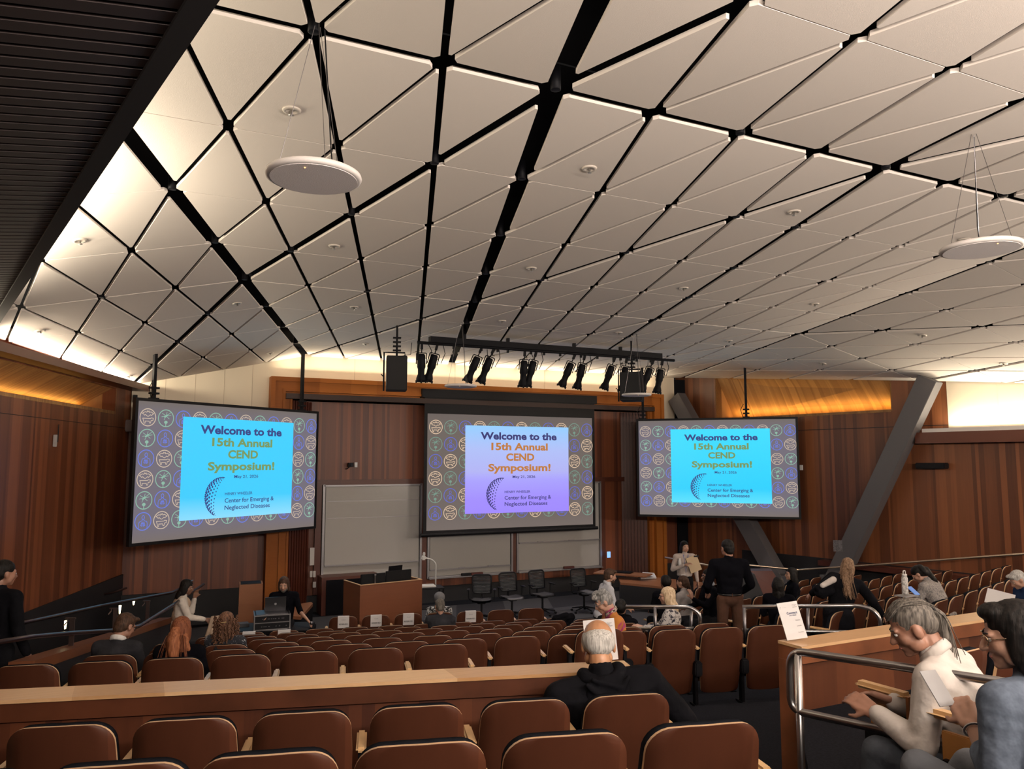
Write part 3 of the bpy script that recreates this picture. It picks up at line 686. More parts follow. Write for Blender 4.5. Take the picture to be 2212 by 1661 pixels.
def textmesh(name, s, width, cx, cy, z, m, parent, bold=0, left=None, cap=None):
    cu = bpy.data.curves.new(name, 'FONT'); cu.body = s; cu.size = 1; cu.offset = bold; cu.resolution_u = 3
    o = bpy.data.objects.new(name, cu); COL.objects.link(o); dg = bpy.context.evaluated_depsgraph_get(); dg.update()
    me = bpy.data.meshes.new_from_object(o.evaluated_get(dg)); bpy.data.objects.remove(o)
    xs_ = [v.co.x for v in me.vertices]; ys_ = [v.co.y for v in me.vertices]; k = width / (max(xs_) - min(xs_)); x0_ = min(xs_)
    ox = (left if left is not None else cx - width / 2)
    ky = cap / .70 if cap else k
    for v in me.vertices: v.co = V(((v.co.x - x0_) * k + ox, (v.co.y - .35) * ky + cy, z))
    me.materials.clear(); me.materials.append(m); r = bpy.data.objects.new(name, me); COL.objects.link(r); r.parent = parent
    return r
def ringp(b, cx, cy, r, w_, z, n=28):
    vi = [b.verts.new((cx + (r - w_) * math.cos(2 * PI * k / n), cy + (r - w_) * math.sin(2 * PI * k / n), z)) for k in range(n)]
    vo = [b.verts.new((cx + r * math.cos(2 * PI * k / n), cy + r * math.sin(2 * PI * k / n), z)) for k in range(n)]
    for k in range(n): b.faces.new((vi[k], vo[k], vo[(k + 1) % n], vi[(k + 1) % n]))
def stroke(b, pts, w_, z, cx, cy, s, closed=False):
    P = [V((cx + x * s, cy + y * s)) for x, y in pts]
    if closed: P.append(P[0])
    for p, q in zip(P, P[1:]):
        d = q - p
        if d.length < 1e-6: continue
        d.normalize(); n = V((-d.y, d.x)) * w_ / 2; p2, q2 = p - d * w_ * .3, q + d * w_ * .3
        b.faces.new([b.verts.new((v.x, v.y, z)) for v in (p2 - n, q2 - n, q2 + n, p2 + n)])
def blobp(b, cx, cy, rx, ry, z, n=12, a=0):
    b.faces.new([b.verts.new((cx + rx * math.cos(t_) * math.cos(a) - ry * math.sin(t_) * math.sin(a), cy + rx * math.cos(t_) * math.sin(a) + ry * math.sin(t_) * math.cos(a), z)) for t_ in (2 * PI * k / n for k in range(n))])
def icon(b, kind, cx, cy, r, z):
    w_ = r * .09; ringp(b, cx, cy, r, w_ * 1.1, z)
    if kind == 0:      # bat above a cow
        bat = [(0, .62), (.10, .72), (.16, .55), (.34, .62), (.70, .42), (.55, .36), (.42, .22), (.28, .30), (.14, .16), (0, .10), (-.14, .16), (-.28, .30), (-.42, .22), (-.55, .36), (-.70, .42), (-.34, .62), (-.16, .55), (-.10, .72)]
        stroke(b, bat, w_ * .8, z, cx, cy, r, True)
        cow = [(-.62, -.12), (.30, -.12), (.40, -.04), (.66, -.08), (.62, -.30), (.40, -.34), (.34, -.62), (.22, -.62), (.16, -.42), (-.30, -.42), (-.32, -.66), (-.44, -.66), (-.50, -.40)]
        stroke(b, cow, w_ * .8, z, cx, cy, r, True)
    elif kind == 1:    # mosquito and flower
        blobp(b, cx, cy + .25 * r, r * .30, r * .10, z, a=.6)
        for x, y in ((.55, .65), (.62, .35), (-.5, .55), (-.55, .15), (.4, -.05), (-.25, -.2), (.1, .7)): stroke(b, [(0, .25), (x, y)], w_ * .7, z, cx, cy, r)
        blobp(b, cx, cy - .45 * r, r * .22, r * .18, z); stroke(b, [(0, -.55), (0, -.9)], w_, z, cx, cy, r)
    else:              # figure with lungs
        hd = [(.16 * math.cos(t_ / 8 * 2 * PI), .42 + .22 * math.sin(t_ / 8 * 2 * PI)) for t_ in range(8)]
        stroke(b, hd, w_ * .8, z, cx, cy, r, True)
        stroke(b, [(-.10, .22), (-.12, .08), (-.45, -.05), (-.52, -.30), (-.50, -.78)], w_ * .8, z, cx, cy, r); stroke(b, [(.10, .22), (.12, .08), (.45, -.05), (.52, -.30), (.50, -.78)], w_ * .8, z, cx, cy, r)
        stroke(b, [(0, -.05), (0, -.25)], w_ * .7, z, cx, cy, r)
        for s_ in (-1, 1): stroke(b, [(s_ * .06, -.25), (s_ * .14, -.12), (s_ * .24, -.45), (s_ * .08, -.52)], w_ * .8, z, cx, cy, r, True)
def slide(root, w_, h_, key, bg, card, tcol, ccol, cols, top=0., bot=0.):
    """local frame: x right, y up from the lower left corner, z towards the viewers"""
    b = B(); b.faces.new([b.verts.new(p) for p in ((0, 0, 0), (w_, 0, 0), (w_, h_, 0), (0, h_, 0))]); o = obj('screen_surface', b, egrad(key + '_bg', bg, h_), root); o.data.flip_normals() if o.data.polygons[0].normal.z < 0 else 0
    def P(u, v): return (u * w_, (1 - v) * h_)
    r = .0375 * w_; kn_ = ('bat_and_cow_icon', 'mosquito_icon', 'lungs_figure_icon'); mk_ = {}
    for i in range(12):
        for j in range(6):
            if 2 < i < 9 and 0 < j < 5: continue
            x, y = P(.046 + i * .0835, .115 + j * .1475); k = (i + j) % 3
            if k not in mk_:
                b = B(); icon(b, k, 0, 0, r, 0); mk_[k] = o = obj(kn_[k], b, emat(key + '_ic%d' % k, lin(*cols[k])), root)
            else: o = mk_[k].copy(); COL.objects.link(o); o.parent = root
            o.location = (x, y, .003)
    x0_, y1_ = P(.212, .095); x1_, y0_ = P(.842, .868)
    b = B(); b.faces.new([b.verts.new(p) for p in ((x0_, y0_, .006), (x1_, y0_, .006), (x1_, y1_, .006), (x0_, y1_, .006))]); obj('title_card', b, egrad(key + '_card', card, h_), root)
    navy, gold = emat(key + '_navy', lin(*tcol)), emat(key + '_gold', lin(*ccol))
    for s_, wd, u, v, m, bo in (('Welcome to the', .465, .533, .183, navy, .034), ('15th Annual', .345, .536, .278, gold, .034), ('CEND', .172, .538, .372, gold, .034), ('Symposium!', .38, .536, .466, gold, .034), ('May 21, 2026', .138, .56, .549, navy, .012)):
        x, y = P(u, v); textmesh('title_text', s_, wd * w_, x, y, .009, m, root, bo, None, (.062 if bo > .02 else .024) * h_)
    for s_, wd, v, cp in (('HENRY WHEELER', .155, .683, .021), ('Center for Emerging &', .285, .735, .033), ('Neglected Diseases', .262, .790, .033)):
        x, y = P(.443, v); textmesh('caption_text', s_, wd * w_, 0, y, .009, navy, root, .013, left=x, cap=cp * h_)
    # dotted globe crescent
    b = B(); gx, gy = P(.425, .705); R_ = .088 * w_
    for a in range(9):
        lon = math.radians(100 + a * 11.5)
        for c in range(15):
            lat = math.radians(-75 + c * 10.7 + (a % 2) * 5)
            x = R_ * math.cos(lat) * math.cos(lon + .25); y = R_ * math.sin(lat)
            x, y = x * math.cos(-.25) - y * math.sin(-.25), x * math.sin(-.25) + y * math.cos(-.25)
            s_ = .0052 * w_ * (.35 + .65 * math.cos(lat)) * (1 - abs(a - 3) / 7.5)
            if x > -.0 * R_ and y < 0: continue
            blobp(b, gx + x, gy + y, s_, s_ * 1.15, .009, 8)
    obj('logo_dots', b, navy, root)
def screen_frame(root, BL, BR, TL):
    ux = (BR - BL).normalized(); uy = V((0, 0, 1)); uz = ux.cross(uy)
    root.matrix_world = Matrix(((ux.x, uy.x, uz.x, BL.x), (ux.y, uy.y, uz.y, BL.y), (ux.z, uy.z, uz.z, BL.z), (0, 0, 0, 1)))
IC_SIDE = ((205, 185, 165), (140, 185, 165), (105, 125, 225)); IC_MID = ((225, 195, 165), (115, 150, 135), (95, 105, 205))
def side_screen(TLp, BRz, lab, key, w_=None):
    pass
H_L = 2.55
tl = at(299, 861, d=H_L * FPX / 304); tr = at(684, 897, d=H_L * FPX / 239.5)
zt = (tl.z + tr.z) / 2
for (tl, tr, zt, HH, lab, key, off_) in ((tl, tr, (tl.z + tr.z) / 2, H_L, 'large hanging projection screen on the left with the cyan welcome slide', 'ls', 0),
        (at(1379, 911, d=2.45 * FPX / 199), at(1718, 903, d=2.45 * FPX / 210), None, 2.45, 'hanging projection screen on the right with the cyan welcome slide', 'rs', 0)):
    if zt is None: zt = (tl.z + tr.z) / 2
    root = thing('projection_screen', lab, 'screen'); W_ = (V((tr.x, tr.y)) - V((tl.x, tl.y))).length
    BL = V((tl.x, tl.y, zt - HH)); BR = V((tr.x, tr.y, zt - HH)); screen_frame(root, BL, BR, None)
    top = (112, 104, 100); mid = (112, 106, 116)
    slide(root, W_, HH, key, [(0, (118, 108, 104)), (.10, (112, 106, 118)), (.9, (112, 106, 118)), (1, top)], [(.13, (140, 222, 255)), (.30, (60, 205, 255)), (.9, (60, 208, 255))] if key == 'ls' else [(.13, (90, 225, 255)), (.28, (35, 208, 255)), (.9, (60, 222, 255))], (50, 62, 130), (118, 150, 92), IC_SIDE)
    b = B(); fw = .055
    for (cx_, cy_, sx, sy) in ((W_ / 2, HH + fw / 2, W_ + 2 * fw, fw), (W_ / 2, -fw / 2, W_ + 2 * fw, fw), (-fw / 2, HH / 2, fw, HH), (W_ + fw / 2, HH / 2, fw, HH)): box(b, (cx_, cy_, -.03), (sx, sy, .09))
    box(b, (W_ / 2, HH / 2, -.05), (W_, HH, .03)); obj('black_frame', b, BLK, root)
    for u_ in ((.075, .905) if key == 'ls' else (.03, .70)):
        x = u_ * W_; wp = BL + (BR - BL).normalized() * x; zz = zceil(wp.x, wp.y)
        b = B(); box(b, (x, (HH + zz - BL.z) / 2, -.05), (.06, zz - BL.z - HH, .06)); obj('hanger_pole', b, BLKM, root)
        b = B()
        for q_ in (.06, .16, .26): box(b, (x, HH + q_, -.04), (.16, .035, .10))
        tube(b, [(x - .08, HH + .05, 0), (x - .14, HH + .25, .02), (x - .06, HH + .40, 0)], .008, 6); obj('clamp', b, BLKM, root)
# centre screen
yS = 17.95
cBL, cBR = at(921, 1146, Y=yS), at(1281, 1133, Y=yS); cT = at(925, 893, Y=yS).z
root = thing('projection_screen', 'wide pull-down screen in the middle of the stage with the lilac welcome slide', 'screen')
cb = V((cBL.x, yS, (cBL.z + cBR.z) / 2)); cr_ = V((cBR.x, yS, cb.z)); W_ = cr_.x - cb.x - .0; HH = cT - cb.z
screen_frame(root, cb, cr_, None)
slide(root, W_, HH, 'cs', [(0, (112, 101, 96)), (.12, (106, 96, 92)), (.9, (106, 97, 92)), (1, (102, 92, 88))], [(.13, (158, 136, 255)), (.25, (160, 140, 255)), (.42, (168, 160, 255)), (.5, (178, 180, 245)), (.7, (175, 192, 248)), (.92, (145, 206, 255))], (52, 50, 112), (190, 122, 58), IC_MID)
b = B()
for (cx_, cy_, sx, sy) in ((W_ / 2, HH + .22, W_ + .16, .44), (-.04, HH / 2, .08, HH), (W_ + .04, HH / 2, .08, HH), (W_ / 2, -.03, W_ + .16, .06)): box(b, (cx_, cy_, -.006), (sx, sy, .008))
obj('black_border', b, BLK, root)
b = B(); tube(b, [(-.14, -.10, .0), (W_ + .14, -.10, .0)], .045, 12); obj('weight_bar', b, BLK, root)
b = B(); box(b, (W_ / 2, HH + .50, -.12), (W_ + .3, .22, .3)); obj('screen_housing', b, BLK, root)
# hanging white discs
def disc(p, r, lab):
    t = thing('ceiling_disc', lab, 'hanging disc', p)
    b = B(); lathe(b, [(0, .0), (r * .93, .0), (r * .985, .006), (r, .02), (r * .985, .034), (r * .95, .04), (0, .045)], seg=48); obj('disc_body', b, mat('disc_white', (.62, .58, .56), .5), t, True)
    b = B(); lathe(b, [(0, -.003), (r * .90, -.003), (r * .90, .001), (0, .001)], seg=48); obj('mesh_face', b, mat('disc_grille', (.75, .70, .70), .7, bump=.6, bscale=250), t)
    zz = zceil(p.x, p.y) - p.z
    for k in range(3):
        a = k * 2 * PI / 3 + .6; b = B(); tube(b, [(r * .8 * math.cos(a), r * .8 * math.sin(a), .04), (.02 * math.cos(a), .02 * math.sin(a), zz)], .0022, 5); obj('hanging_wire', b, DSTEEL, t)
    b = B(); tube(b, [(r * .5, .1, .04), (r * .42, .1, .25), (.05, .03, zz)], .005, 6); obj('cable', b, BLK, t)
    b = B(); lathe(b, [(0, -.008), (.006, -.004), (0, 0)], seg=8); o = obj('indicator_led', b, mat('led_orange', (1, .4, .1), .4, emit=(1, .45, .15), es=3), t); o.location = (-r * .72 * CF.x - .0, -r * .72 * CF.y, -.002)
disc(at(678, 388, d=4.9), .30, 'nearest white hanging disc below the ceiling, upper left')
disc(at(2119, 541, d=6.4), .31, 'white hanging disc at the upper right of the photo')
disc(at(995, 836, d=14.3), .30, 'white hanging disc in front of the stage beam, catching blue light')
disc(at(1375, 855, d=15.6), .30, 'white hanging disc in front of the right loudspeaker')
# ---- lighting bar
YTR = 14.4
tb = [at(928, 734, Y=YTR), at(1427, 769, Y=YTR)]; pb = [at(901, 741, Y=YTR), at(1455, 778, Y=YTR)]
zB = (tb[0].z + tb[1].z) / 2; zP = (pb[0].z + pb[1].z) / 2
t = thing('lighting_bar', 'black lighting bar with box beam and pipe hung below the ceiling', 'lighting bar')
b = B(); box(b, ((tb[0].x + tb[1].x) / 2, YTR, zB), (tb[1].x - tb[0].x, .14, .12)); obj('box_beam', b, BLKM, t)
b = B(); tube(b, [(pb[0].x, YTR - .02, zP), (pb[1].x, YTR - .02, zP)], .032, 10); obj('pipe', b, BLKM, t, True)
for x in (980, 1040, 1075, 1097, 1147, 1175, 1210, 1240, 1255, 1290, 1325, 1340, 1375, 1405):
    X = at(x, 750, Y=YTR).x; b = B(); box(b, (X, YTR, (zB + zP) / 2 - .02), (.035, .05, zB - zP + .12)); obj('strut', b, BLKM, t)
for x in (1003, 1097, 1240, 1340):
    X = at(x, 750, Y=YTR).x; zz = zceil(X, YTR); b = B(); box(b, (X, YTR, (zz + .2 + zB) / 2), (.06, .06, zz + .2 - zB)); obj('ceiling_hanger', b, BLKM, t)
fix = [(911, 807, 0), (941, 804, 14), (1037, 813, 22), (1063, 815, 20), (1134, 817, 2), (1155, 819, 14), (1239, 822, 22), (1260, 828, 12), (1325, 828, 18), (1350, 832, 6), (1408, 835, 20), (1427, 838, 8)]
names = ['first', 'second', 'third', 'fourth', 'fifth', 'sixth', 'seventh', 'eighth', 'ninth', 'tenth', 'eleventh', 'twelfth']
def mk_stage_light():
    t = thing('stage_spotlight', 'x', 'spotlight')
    b = B(); box(b, (0, 0, -.06), (.05, .06, .14)); tube(b, [(0, 0, -.10), (0, 0, -.20)], .012, 8); obj('clamp', b, BLKM, t)
    b = B(); tube(b, bend([(-.10, 0, -.42), (-.10, 0, -.20), (.10, 0, -.20), (.10, 0, -.42)], .03), .010, 6); obj('yoke', b, BLKM, t)
    b = B(); lathe(b, [(0, .20), (.05, .20), (.075, .17), (.082, .02), (.085, -.06), (.068, -.10), (.066, -.20), (.095, -.28), (.10, -.36), (.088, -.36), (.08, -.30), (0, -.29)], Matrix.Translation((0, 0, -.42)), 18); obj('lamp_body', b, BLKM, t, True)
    b = B()
    for a in range(4): box(b, (.095 * math.cos(a * PI / 2), .095 * math.sin(a * PI / 2), -.77), (.03, .03, .05))
    obj('colour_frame', b, BLKM, t)
    b = B(); tube(b, [(.08, .03, -.30), (.17, .05, -.36), (.20, .06, -.15), (.12, .04, .0)], .008, 6); obj('cable', b, BLK, t)
    return t
f0 = None
for k, (x, y, a) in enumerate(fix):
    X = at(x + (4 if a > 5 else 0), 760, Y=YTR).x; lb = names[k] + ' stage spotlight from the left on the lighting bar'
    if f0 is None: f0 = mk_stage_light(); f0['label'] = lb; f0['group'] = 'stage spotlights on the bar'; f = f0; f.location = (X, YTR, zP)
    else: f = dup(f0, (X, YTR, zP), 0, lb, 'stage spotlights on the bar')
    f.rotation_euler = (math.radians(10), math.radians(a), -YAW * .6)
# loudspeakers
def loudsp(pxl, pxr, pyt, pyb, d, lab, rz):
    a, c = at(pxl, (pyt + pyb) / 2, d=d), at(pxr, (pyt + pyb) / 2, d=d); w_ = (c - a).length * .93; h_ = (pyb - pyt) * d / 1671; cen = (a + c) / 2
    t = thing('loudspeaker', lab, 'loudspeaker', cen, rz)
    b = B(); box(b, (0, 0, 0), (w_, w_ * .9, h_), None, .01); obj('cabinet', b, BLKM, t)
    b = B(); box(b, (0, -w_ * .46, 0), (w_ * .94, .02, h_ * .96)); obj('grille', b, mat('speaker_grille', (.006, .006, .007), .8), t)
    zz = zceil(cen.x, cen.y) - cen.z; b = B(); tube(b, [(0, 0, h_ / 2), (0, 0, zz)], .02, 8)
    for q_ in (.12, .2, .28, .36): box(b, (0, 0, h_ / 2 + q_), (.15, .1, .025))
    obj('hanging_pole', b, BLKM, t)
    b = B(); tube(b, [(-w_ * .62, 0, -h_ / 2), (-w_ * .62, 0, h_ * .62), (w_ * .4, 0, h_ * .62), (w_ * .4, 0, h_ / 2)], .016, 6); tube(b, [(-w_ * .62, 0, -h_ * .1), (-w_ * .75, 0, -h_ * .02)], .01, 6); obj('bracket', b, BLKM, t)
    b = B(); tube(b, [(w_ * .1, 0, h_ * .5), (w_ * .7, .1, h_ * .6), (w_ * .75, .1, h_ * .95)], .006, 6); obj('cable', b, BLK, t)
loudsp(833, 880, 770, 845, 14.6, 'black loudspeaker hanging left of the lighting bar', -.25)
loudsp(1340, 1390, 805, 867, 16.5, 'black loudspeaker hanging behind the right end of the lighting bar', -.75)
# ================================================================ AUDITORIUM SEATS
PLY = wood('seat_back_plywood', (.058, .018, .009), (.105, .034, .016), (1, 0, 0), .9, .5, (5, 5, 1.1), obj=True, gmix=.6, spec=.25)
EDGE = mat('plywood_edge', (.56, .36, .20), .45)
CUSH = mat('charcoal_cushion', (.009, .010, .014), .95, spec=.03, bump=.3, bscale=200)
ARMW = mat('armrest_maple', (.62, .40, .20), .32, var=.12, vscale=9)
ORNG = wood('end_panel_maple', (.40, .17, .05), (.58, .28, .09), (1, 0, 0), .5, .35, (12, 12, 1), obj=True, gmix=.5)
def back_outline(n=7):
    """half outline of the seat back in (x, z), top centre -> bottom centre"""
    R_ = .105; pts = [(0, .842), (.07, .8415)]
    for k in range(n + 1):
        a = PI / 2 * (1 - k / n); pts.append((.238 - R_ + R_ * math.cos(a) + .0, .838 - R_ + R_ * math.sin(a)))
    pts += [(.244, .62), (.243, .48), (.232, .33), (.220, .22)]
    for k in range(1, 5):
        a = -PI / 2 * k / 4; pts.append((.170 + .048 * math.cos(a), .185 + .045 * math.sin(a)))
    pts += [(.08, .135), (0, .133)]
    return pts
def sheet(bm, half, y0, th, inset=0, zoff=0, curve=.035, me=1, ztrim=None):
    """curved sheet from a half outline, leaning back; material 0 faces, me edge"""
    rows_ = [(max(x - inset, 0), z - (inset if z > .5 else -inset) + zoff) for x, z in half]
    if ztrim: rows_ = [r_ for r_ in rows_ if r_[1] > ztrim]
    nx = 6
    def Y(x, z): return y0 + (.84 - z) * .20 + curve * (x / .24) ** 2
    F, Bk = [], []
    for x, z in rows_:
        F.append([bm.verts.new((x * (2 * k / nx - 1), Y(x * (2 * k / nx - 1), z) + th, z)) for k in range(nx + 1)] if x > 1e-4 else None)
        Bk.append([bm.verts.new((x * (2 * k / nx - 1), Y(x * (2 * k / nx - 1), z), z)) for k in range(nx + 1)] if x > 1e-4 else None)
    G = [(f, b_) for f, b_ in zip(F, Bk) if f]
    for (f0_, b0_), (f1_, b1_) in zip(G, G[1:]):
        for k in range(nx):
            bm.faces.new((f0_[k], f0_[k + 1], f1_[k + 1], f1_[k])); bm.faces.new((b0_[k], b1_[k], b1_[k + 1], b0_[k + 1]))
        for k in (0, nx): bm.faces.new((f0_[k], f1_[k], b1_[k], b0_[k])).material_index = me
    for (f, b_) in (G[0], G[-1]):
        for k in range(nx): bm.faces.new((f[k], f[k + 1], b_[k + 1], b_[k])).material_index = me
OUT = back_outline()
def mk_chair(kind='std', end=0, first=True):
    t = thing('theatre_seat', 'x', 'seat')
    b = B(); sheet(b, OUT, 0, .016); o = obj('back_shell', b, [PLY, EDGE], t)
    for p in o.data.polygons: p.use_smooth = p.material_index == 0
    b = B(); sheet(b, OUT, .017, .05, .006, .004, ztrim=.30, me=0); obj('back_cushion', b, CUSH, t, True)
    # folded seat
    b = B()
    sheetpts = [(0, .62), (.12, .618), (.20, .60), (.225, .54), (.225, .30), (.20, .26), (0, .25)]
    sheet(b, sheetpts, .13, .07, 0, 0, .0); obj('folded_seat', b, [CUSH, CUSH], t, True)
    def side(x, w_=.032):
        b = B(); box(b, (x, .16, .30), (w_, .07, .60)); box(b, (x, .16, .012), (w_ * 1.6, .20, .024)); obj('support_leg', b, BLKM, t)
        b = B(); box(b, (x, .10, .41), (.085, .10, .15), None, .012); obj('hinge_box', b, BLK, t)
        b = B(); box(b, (x, .20, .625), (.052, .27, .028), None, .011); obj('armrest', b, ARMW, t)
    if first: side(-.28)
    if end: side(.28)
    return t
CH = {0: None, 1: None}
def seat(p, rz, label, group, end=0):
    if CH[end] is None:
        c = CH[end] = mk_chair(end=end); c.location = p; c.rotation_euler = (0, 0, rz); c['label'] = label; c['group'] = group; return c
    return dup(CH[end], p, rz, label, group)
RZC, RZR = math.radians(-14.3), math.radians(15.7)
TOP = .842
center_rows = {
 0: [(741.8, 1332), (813, 1329.7), (882.6, 1326.3), (950, 1323.5), (1017.6, 1321), (1084, 1317.7), (1148.7, 1313.9)],
 1: [(537.9, 1366), (613.9, 1362), (691.2, 1358.8), (768, 1355.7), (845, 1351.8), (922, 1347.7), (994.6, 1344.6), (1065.6, 1341.2), (1137, 1337.6), (1206, 1336)],
 2: [(459, 1376.5), (544.4, 1372), (629.8, 1367.7), (716.6, 1363.8), (799, 1359), (880.6, 1354.7), (960.5, 1351.4), (1042, 1347.5), (1119.6, 1344), (1195, 1341), (1270, 1338)],
 3: [(466, 1379.8), (562.5, 1375.4), (653.6, 1371.4), (746.3, 1367.3), (836.7, 1363), (925.7, 1358.6), (1012.8, 1353.5), (1098.2, 1349.5), (1183.5, 1346.7), (1265.6, 1344), (1343.7, 1339.8)],
 4: [(373, 1390.4), (476.7, 1385.8), (578.4, 1381.5), (682.1, 1377.1), (783, 1371.9), (881.6, 1367.6), (978, 1362.2), (1073.6, 1358.6), (1165.9, 1353.5), (1255.5, 1351.4), (1346.6, 1347), (1433.4, 1343.8)],
 5: [(252, 1403.5), (370.5, 1398.6), (486.5, 1393.8), (600.8, 1388.7), (716, 1384.3), (826.6, 1379), (935.4, 1373.8), (1043.5, 1369), (1147.4, 1363), (1246.8, 1359), (1352, 1355.7), (1447.9, 1351.4), (1542, 1347)],
 6: [(232.5, 1416.3), (366, 1410), (498, 1404), (627.6, 1397.4), (756, 1392.6), (880.9, 1387.2), (1004.5, 1381), (1120.6, 1375.5), (1235, 1370), (1351.7, 1363.4), (1463, 1361), (1567, 1357), (1666, 1352)],
 7: [(52, 1437.5), (213.6, 1430.3), (370.7, 1423.5), (519.8, 1416.5), (668.8, 1409.6), (813.6, 1401.7), (953.8, 1392)]}
RN = ['front row', 'second row', 'third row', 'fourth row', 'fifth row', 'sixth row', 'seventh row', 'eighth row']
ZRow = [0] + ZT_
SEATP = {}
occ = {(0, 3): 'of grey jacket man', (4, 1): 'of curly-haired woman', (6, 1): 'of red-haired woman', (5, 0): 'of grey suit man'}
for r_, L in center_rows.items():
    zf = ZRow[r_]
    P = [at(x, y, Z=zf + TOP) for x, y in L]
    # straighten: least squares line through the row
    n = len(P); mx_ = sum(p.x for p in P) / n; my_ = sum(p.y for p in P) / n
    sl = sum((p.x - mx_) * (p.y - my_) for p in P) / sum((p.x - mx_) ** 2 for p in P)
    for k, p in enumerate(P):
        q = V((p.x, .5 * p.y + .5 * (my_ + sl * (p.x - mx_)), zf)); SEATP[(r_, k)] = q
        ex = ' ' + occ[(r_, k)] if (r_, k) in occ else ''
        seat(q, math.atan(sl), 'wooden theatre seat, %s from left, %s, centre block%s' % (ORD[k], RN[r_], ex), 'centre block seats', 1 if k == n - 1 else 0)
lone = at(1300, 1378, Z=.95 + TOP); seat(V((lone.x, lone.y, 1.03)), RZC, 'single wooden theatre seat just beyond the half wall, behind the bald man', 'centre block seats', 1)
# near rows
for nm, zf, L in (('nearest full row behind the half wall', 1.40, [(125, 1570), (395.6, 1556), (653, 1541), (903, 1527), (1140, 1515), (1362, 1502)]), ('lowest row at the bottom edge', 1.63, [(243, 1656), (579, 1632), (912, 1609), (1230, 1590), (1531, 1567)])):
    P = [at(x, y, Z=zf + TOP) for x, y in L]
    st = P[0] - (P[1] - P[0]); P = [P[0] - (P[1] - P[0])] + P
    for k, p in enumerate(P):
        q = V((p.x, p.y, zf)); SEATP[(nm[0], k)] = q
        nx_ = P[min(k + 1, len(P) - 1)] - P[max(k - 1, 0)]
        seat(q, math.atan2(nx_.y, nx_.x), 'dark wooden theatre seat, %s from left, %s' % (ORD[k], nm), 'near seats', 1 if k == len(P) - 1 else 0)
# right block, rows fan the other way
RY = [12.3] + CKR
rr = {0: (10.2, 13.6), 1: (8.75, 14.2), 2: (8.6, 14.4), 3: (8.3, 14.5), 4: (8.2, 14.55), 5: (8.15, 15.0), 6: (8.1, 15.2)}
x0r = {0: 10.42, 1: 8.78, 2: 10.0 - .54 * 2, 3: 8.92, 4: 8.55, 5: 8.42, 6: 8.35}
for r_, (a, b_) in rr.items():
    zf = ZRow[r_]; x = x0r[r_]; k = 0
    if r_ >= 5: pass
    st = .56 * math.cos(RZR)
    n = int((b_ - x) / st) + 1
    for k in range(n):
        xx = x + k * st; yy = RY[r_] + math.tan(RZR) * (xx - 7.4)
        q = V((xx, yy, zf)); SEATP[('R%d' % r_, k)] = q
        seat(q, RZR, 'angled wooden theatre seat, %s from left, %s, right block' % (ORD[k], RN[r_]), 'right block seats', 1 if k == n - 1 else 0)
# the two seats beside the big rail
RZN = math.radians(4)
def near_seat(p, rz, lab):
    c = mk_chair(end=0, first=False); c.location = p; c.rotation_euler = (0, 0, rz); tag(c, lab, 'seat', 'seats by the foreground rail')
    b = B(); box(b, (-.315, .22, .30), (.022, .15, .60), None, .004); obj('end_panel', b, ORNG, c)
    b = B(); box(b, (-.285, .16, .30), (.03, .07, .60)); obj('support_leg', b, BLKM, c)
    b = B(); box(b, (-.318, .10, .33), (.022, .014, .66)); obj('panel_edge', b, mat('red_ply_edge', (.35, .13, .05), .4), c)
    b = B(); box(b, (-.335, .20, .41), (.03, .22, .17), None, .03); lathe(b, [(0, 0), (.022, 0), (.018, .008), (0, .008)], Matrix.Translation((-.35, .22, .41)) @ Matrix.Rotation(-PI / 2, 4, 'Y'), 14); obj('hinge_cover', b, BLK, c)
    b = B(); box(b, (-.30, .24, .655), (.070, .27, .034), None, .016); obj('wide_armrest', b, ARMW, c)
    return c
ZN = 1.75
na = at(2092, 1408, Z=ZN + TOP); near_seat(V((na.x, na.y, ZN)), RZN, 'theatre seat with maple end panel, holding the man with the ponytail')
nb = V((na.x, na.y, 0)) + V((math.cos(RZN), math.sin(RZN), 0)) * .58
c = dup(CH[1], V((nb.x, nb.y, ZN)), RZN, 'empty theatre seat right of the man with the ponytail', 'seats by the foreground rail')
nc = at(2290, 1462, Z=1.87 + TOP - .08); NCP = V((nc.x, nc.y, 1.80)); near_seat(NCP, RZN, 'theatre seat with maple end panel in the lower right corner')
# reserved signs
PAPER = mat('white_paper', (.62, .60, .60), .7)
def sign(p, rz, lab, hh=.19):
    t = thing('reserved_sign', lab, 'sign', p + V((0, 0, TOP)), rz, 'reserved signs')
    b = B(); prism(b, [(-.095, -.006, .004), (.095, -.006, .004), (.095, .018, -hh), (-.095, .018, -hh)], (0, -.002, 0)); box(b, (0, .02, .006), (.19, .055, .003)); obj('paper', b, PAPER, t)
    M_ = mat('print_black', (.03, .03, .035), .8)
    tm = textmesh('reserved_text', 'RESERVED', .15, 0, 0, 0, M_, t, .012); tm.rotation_euler = (PI / 2 + .13, 0, 0); tm.location = (0, .0045, -.125)
    tm = textmesh('logo_text', 'Cend', .06, 0, 0, 0, mat('print_grey', (.25, .26, .3), .8), t, 0); tm.rotation_euler = (PI / 2 + .13, 0, 0); tm.location = (-.0, -.003, -.05)
for (r_, k, lab) in ((0, 0, 'white reserved sign on the leftmost front row seat'), (0, 1, 'white reserved sign on the second front row seat from the left'), (0, 2, 'white reserved sign on the third front row seat from the left'), (0, 4, 'white reserved sign on the front row seat right of the seated man'), (1, 0, 'white reserved sign on the leftmost seat of the second row'), (1, 1, 'white reserved sign on the second seat of the second row')):
    sign(SEATP[(r_, k)], RZC, lab)
# jacket over a seat back
def cloth_blob(): pass

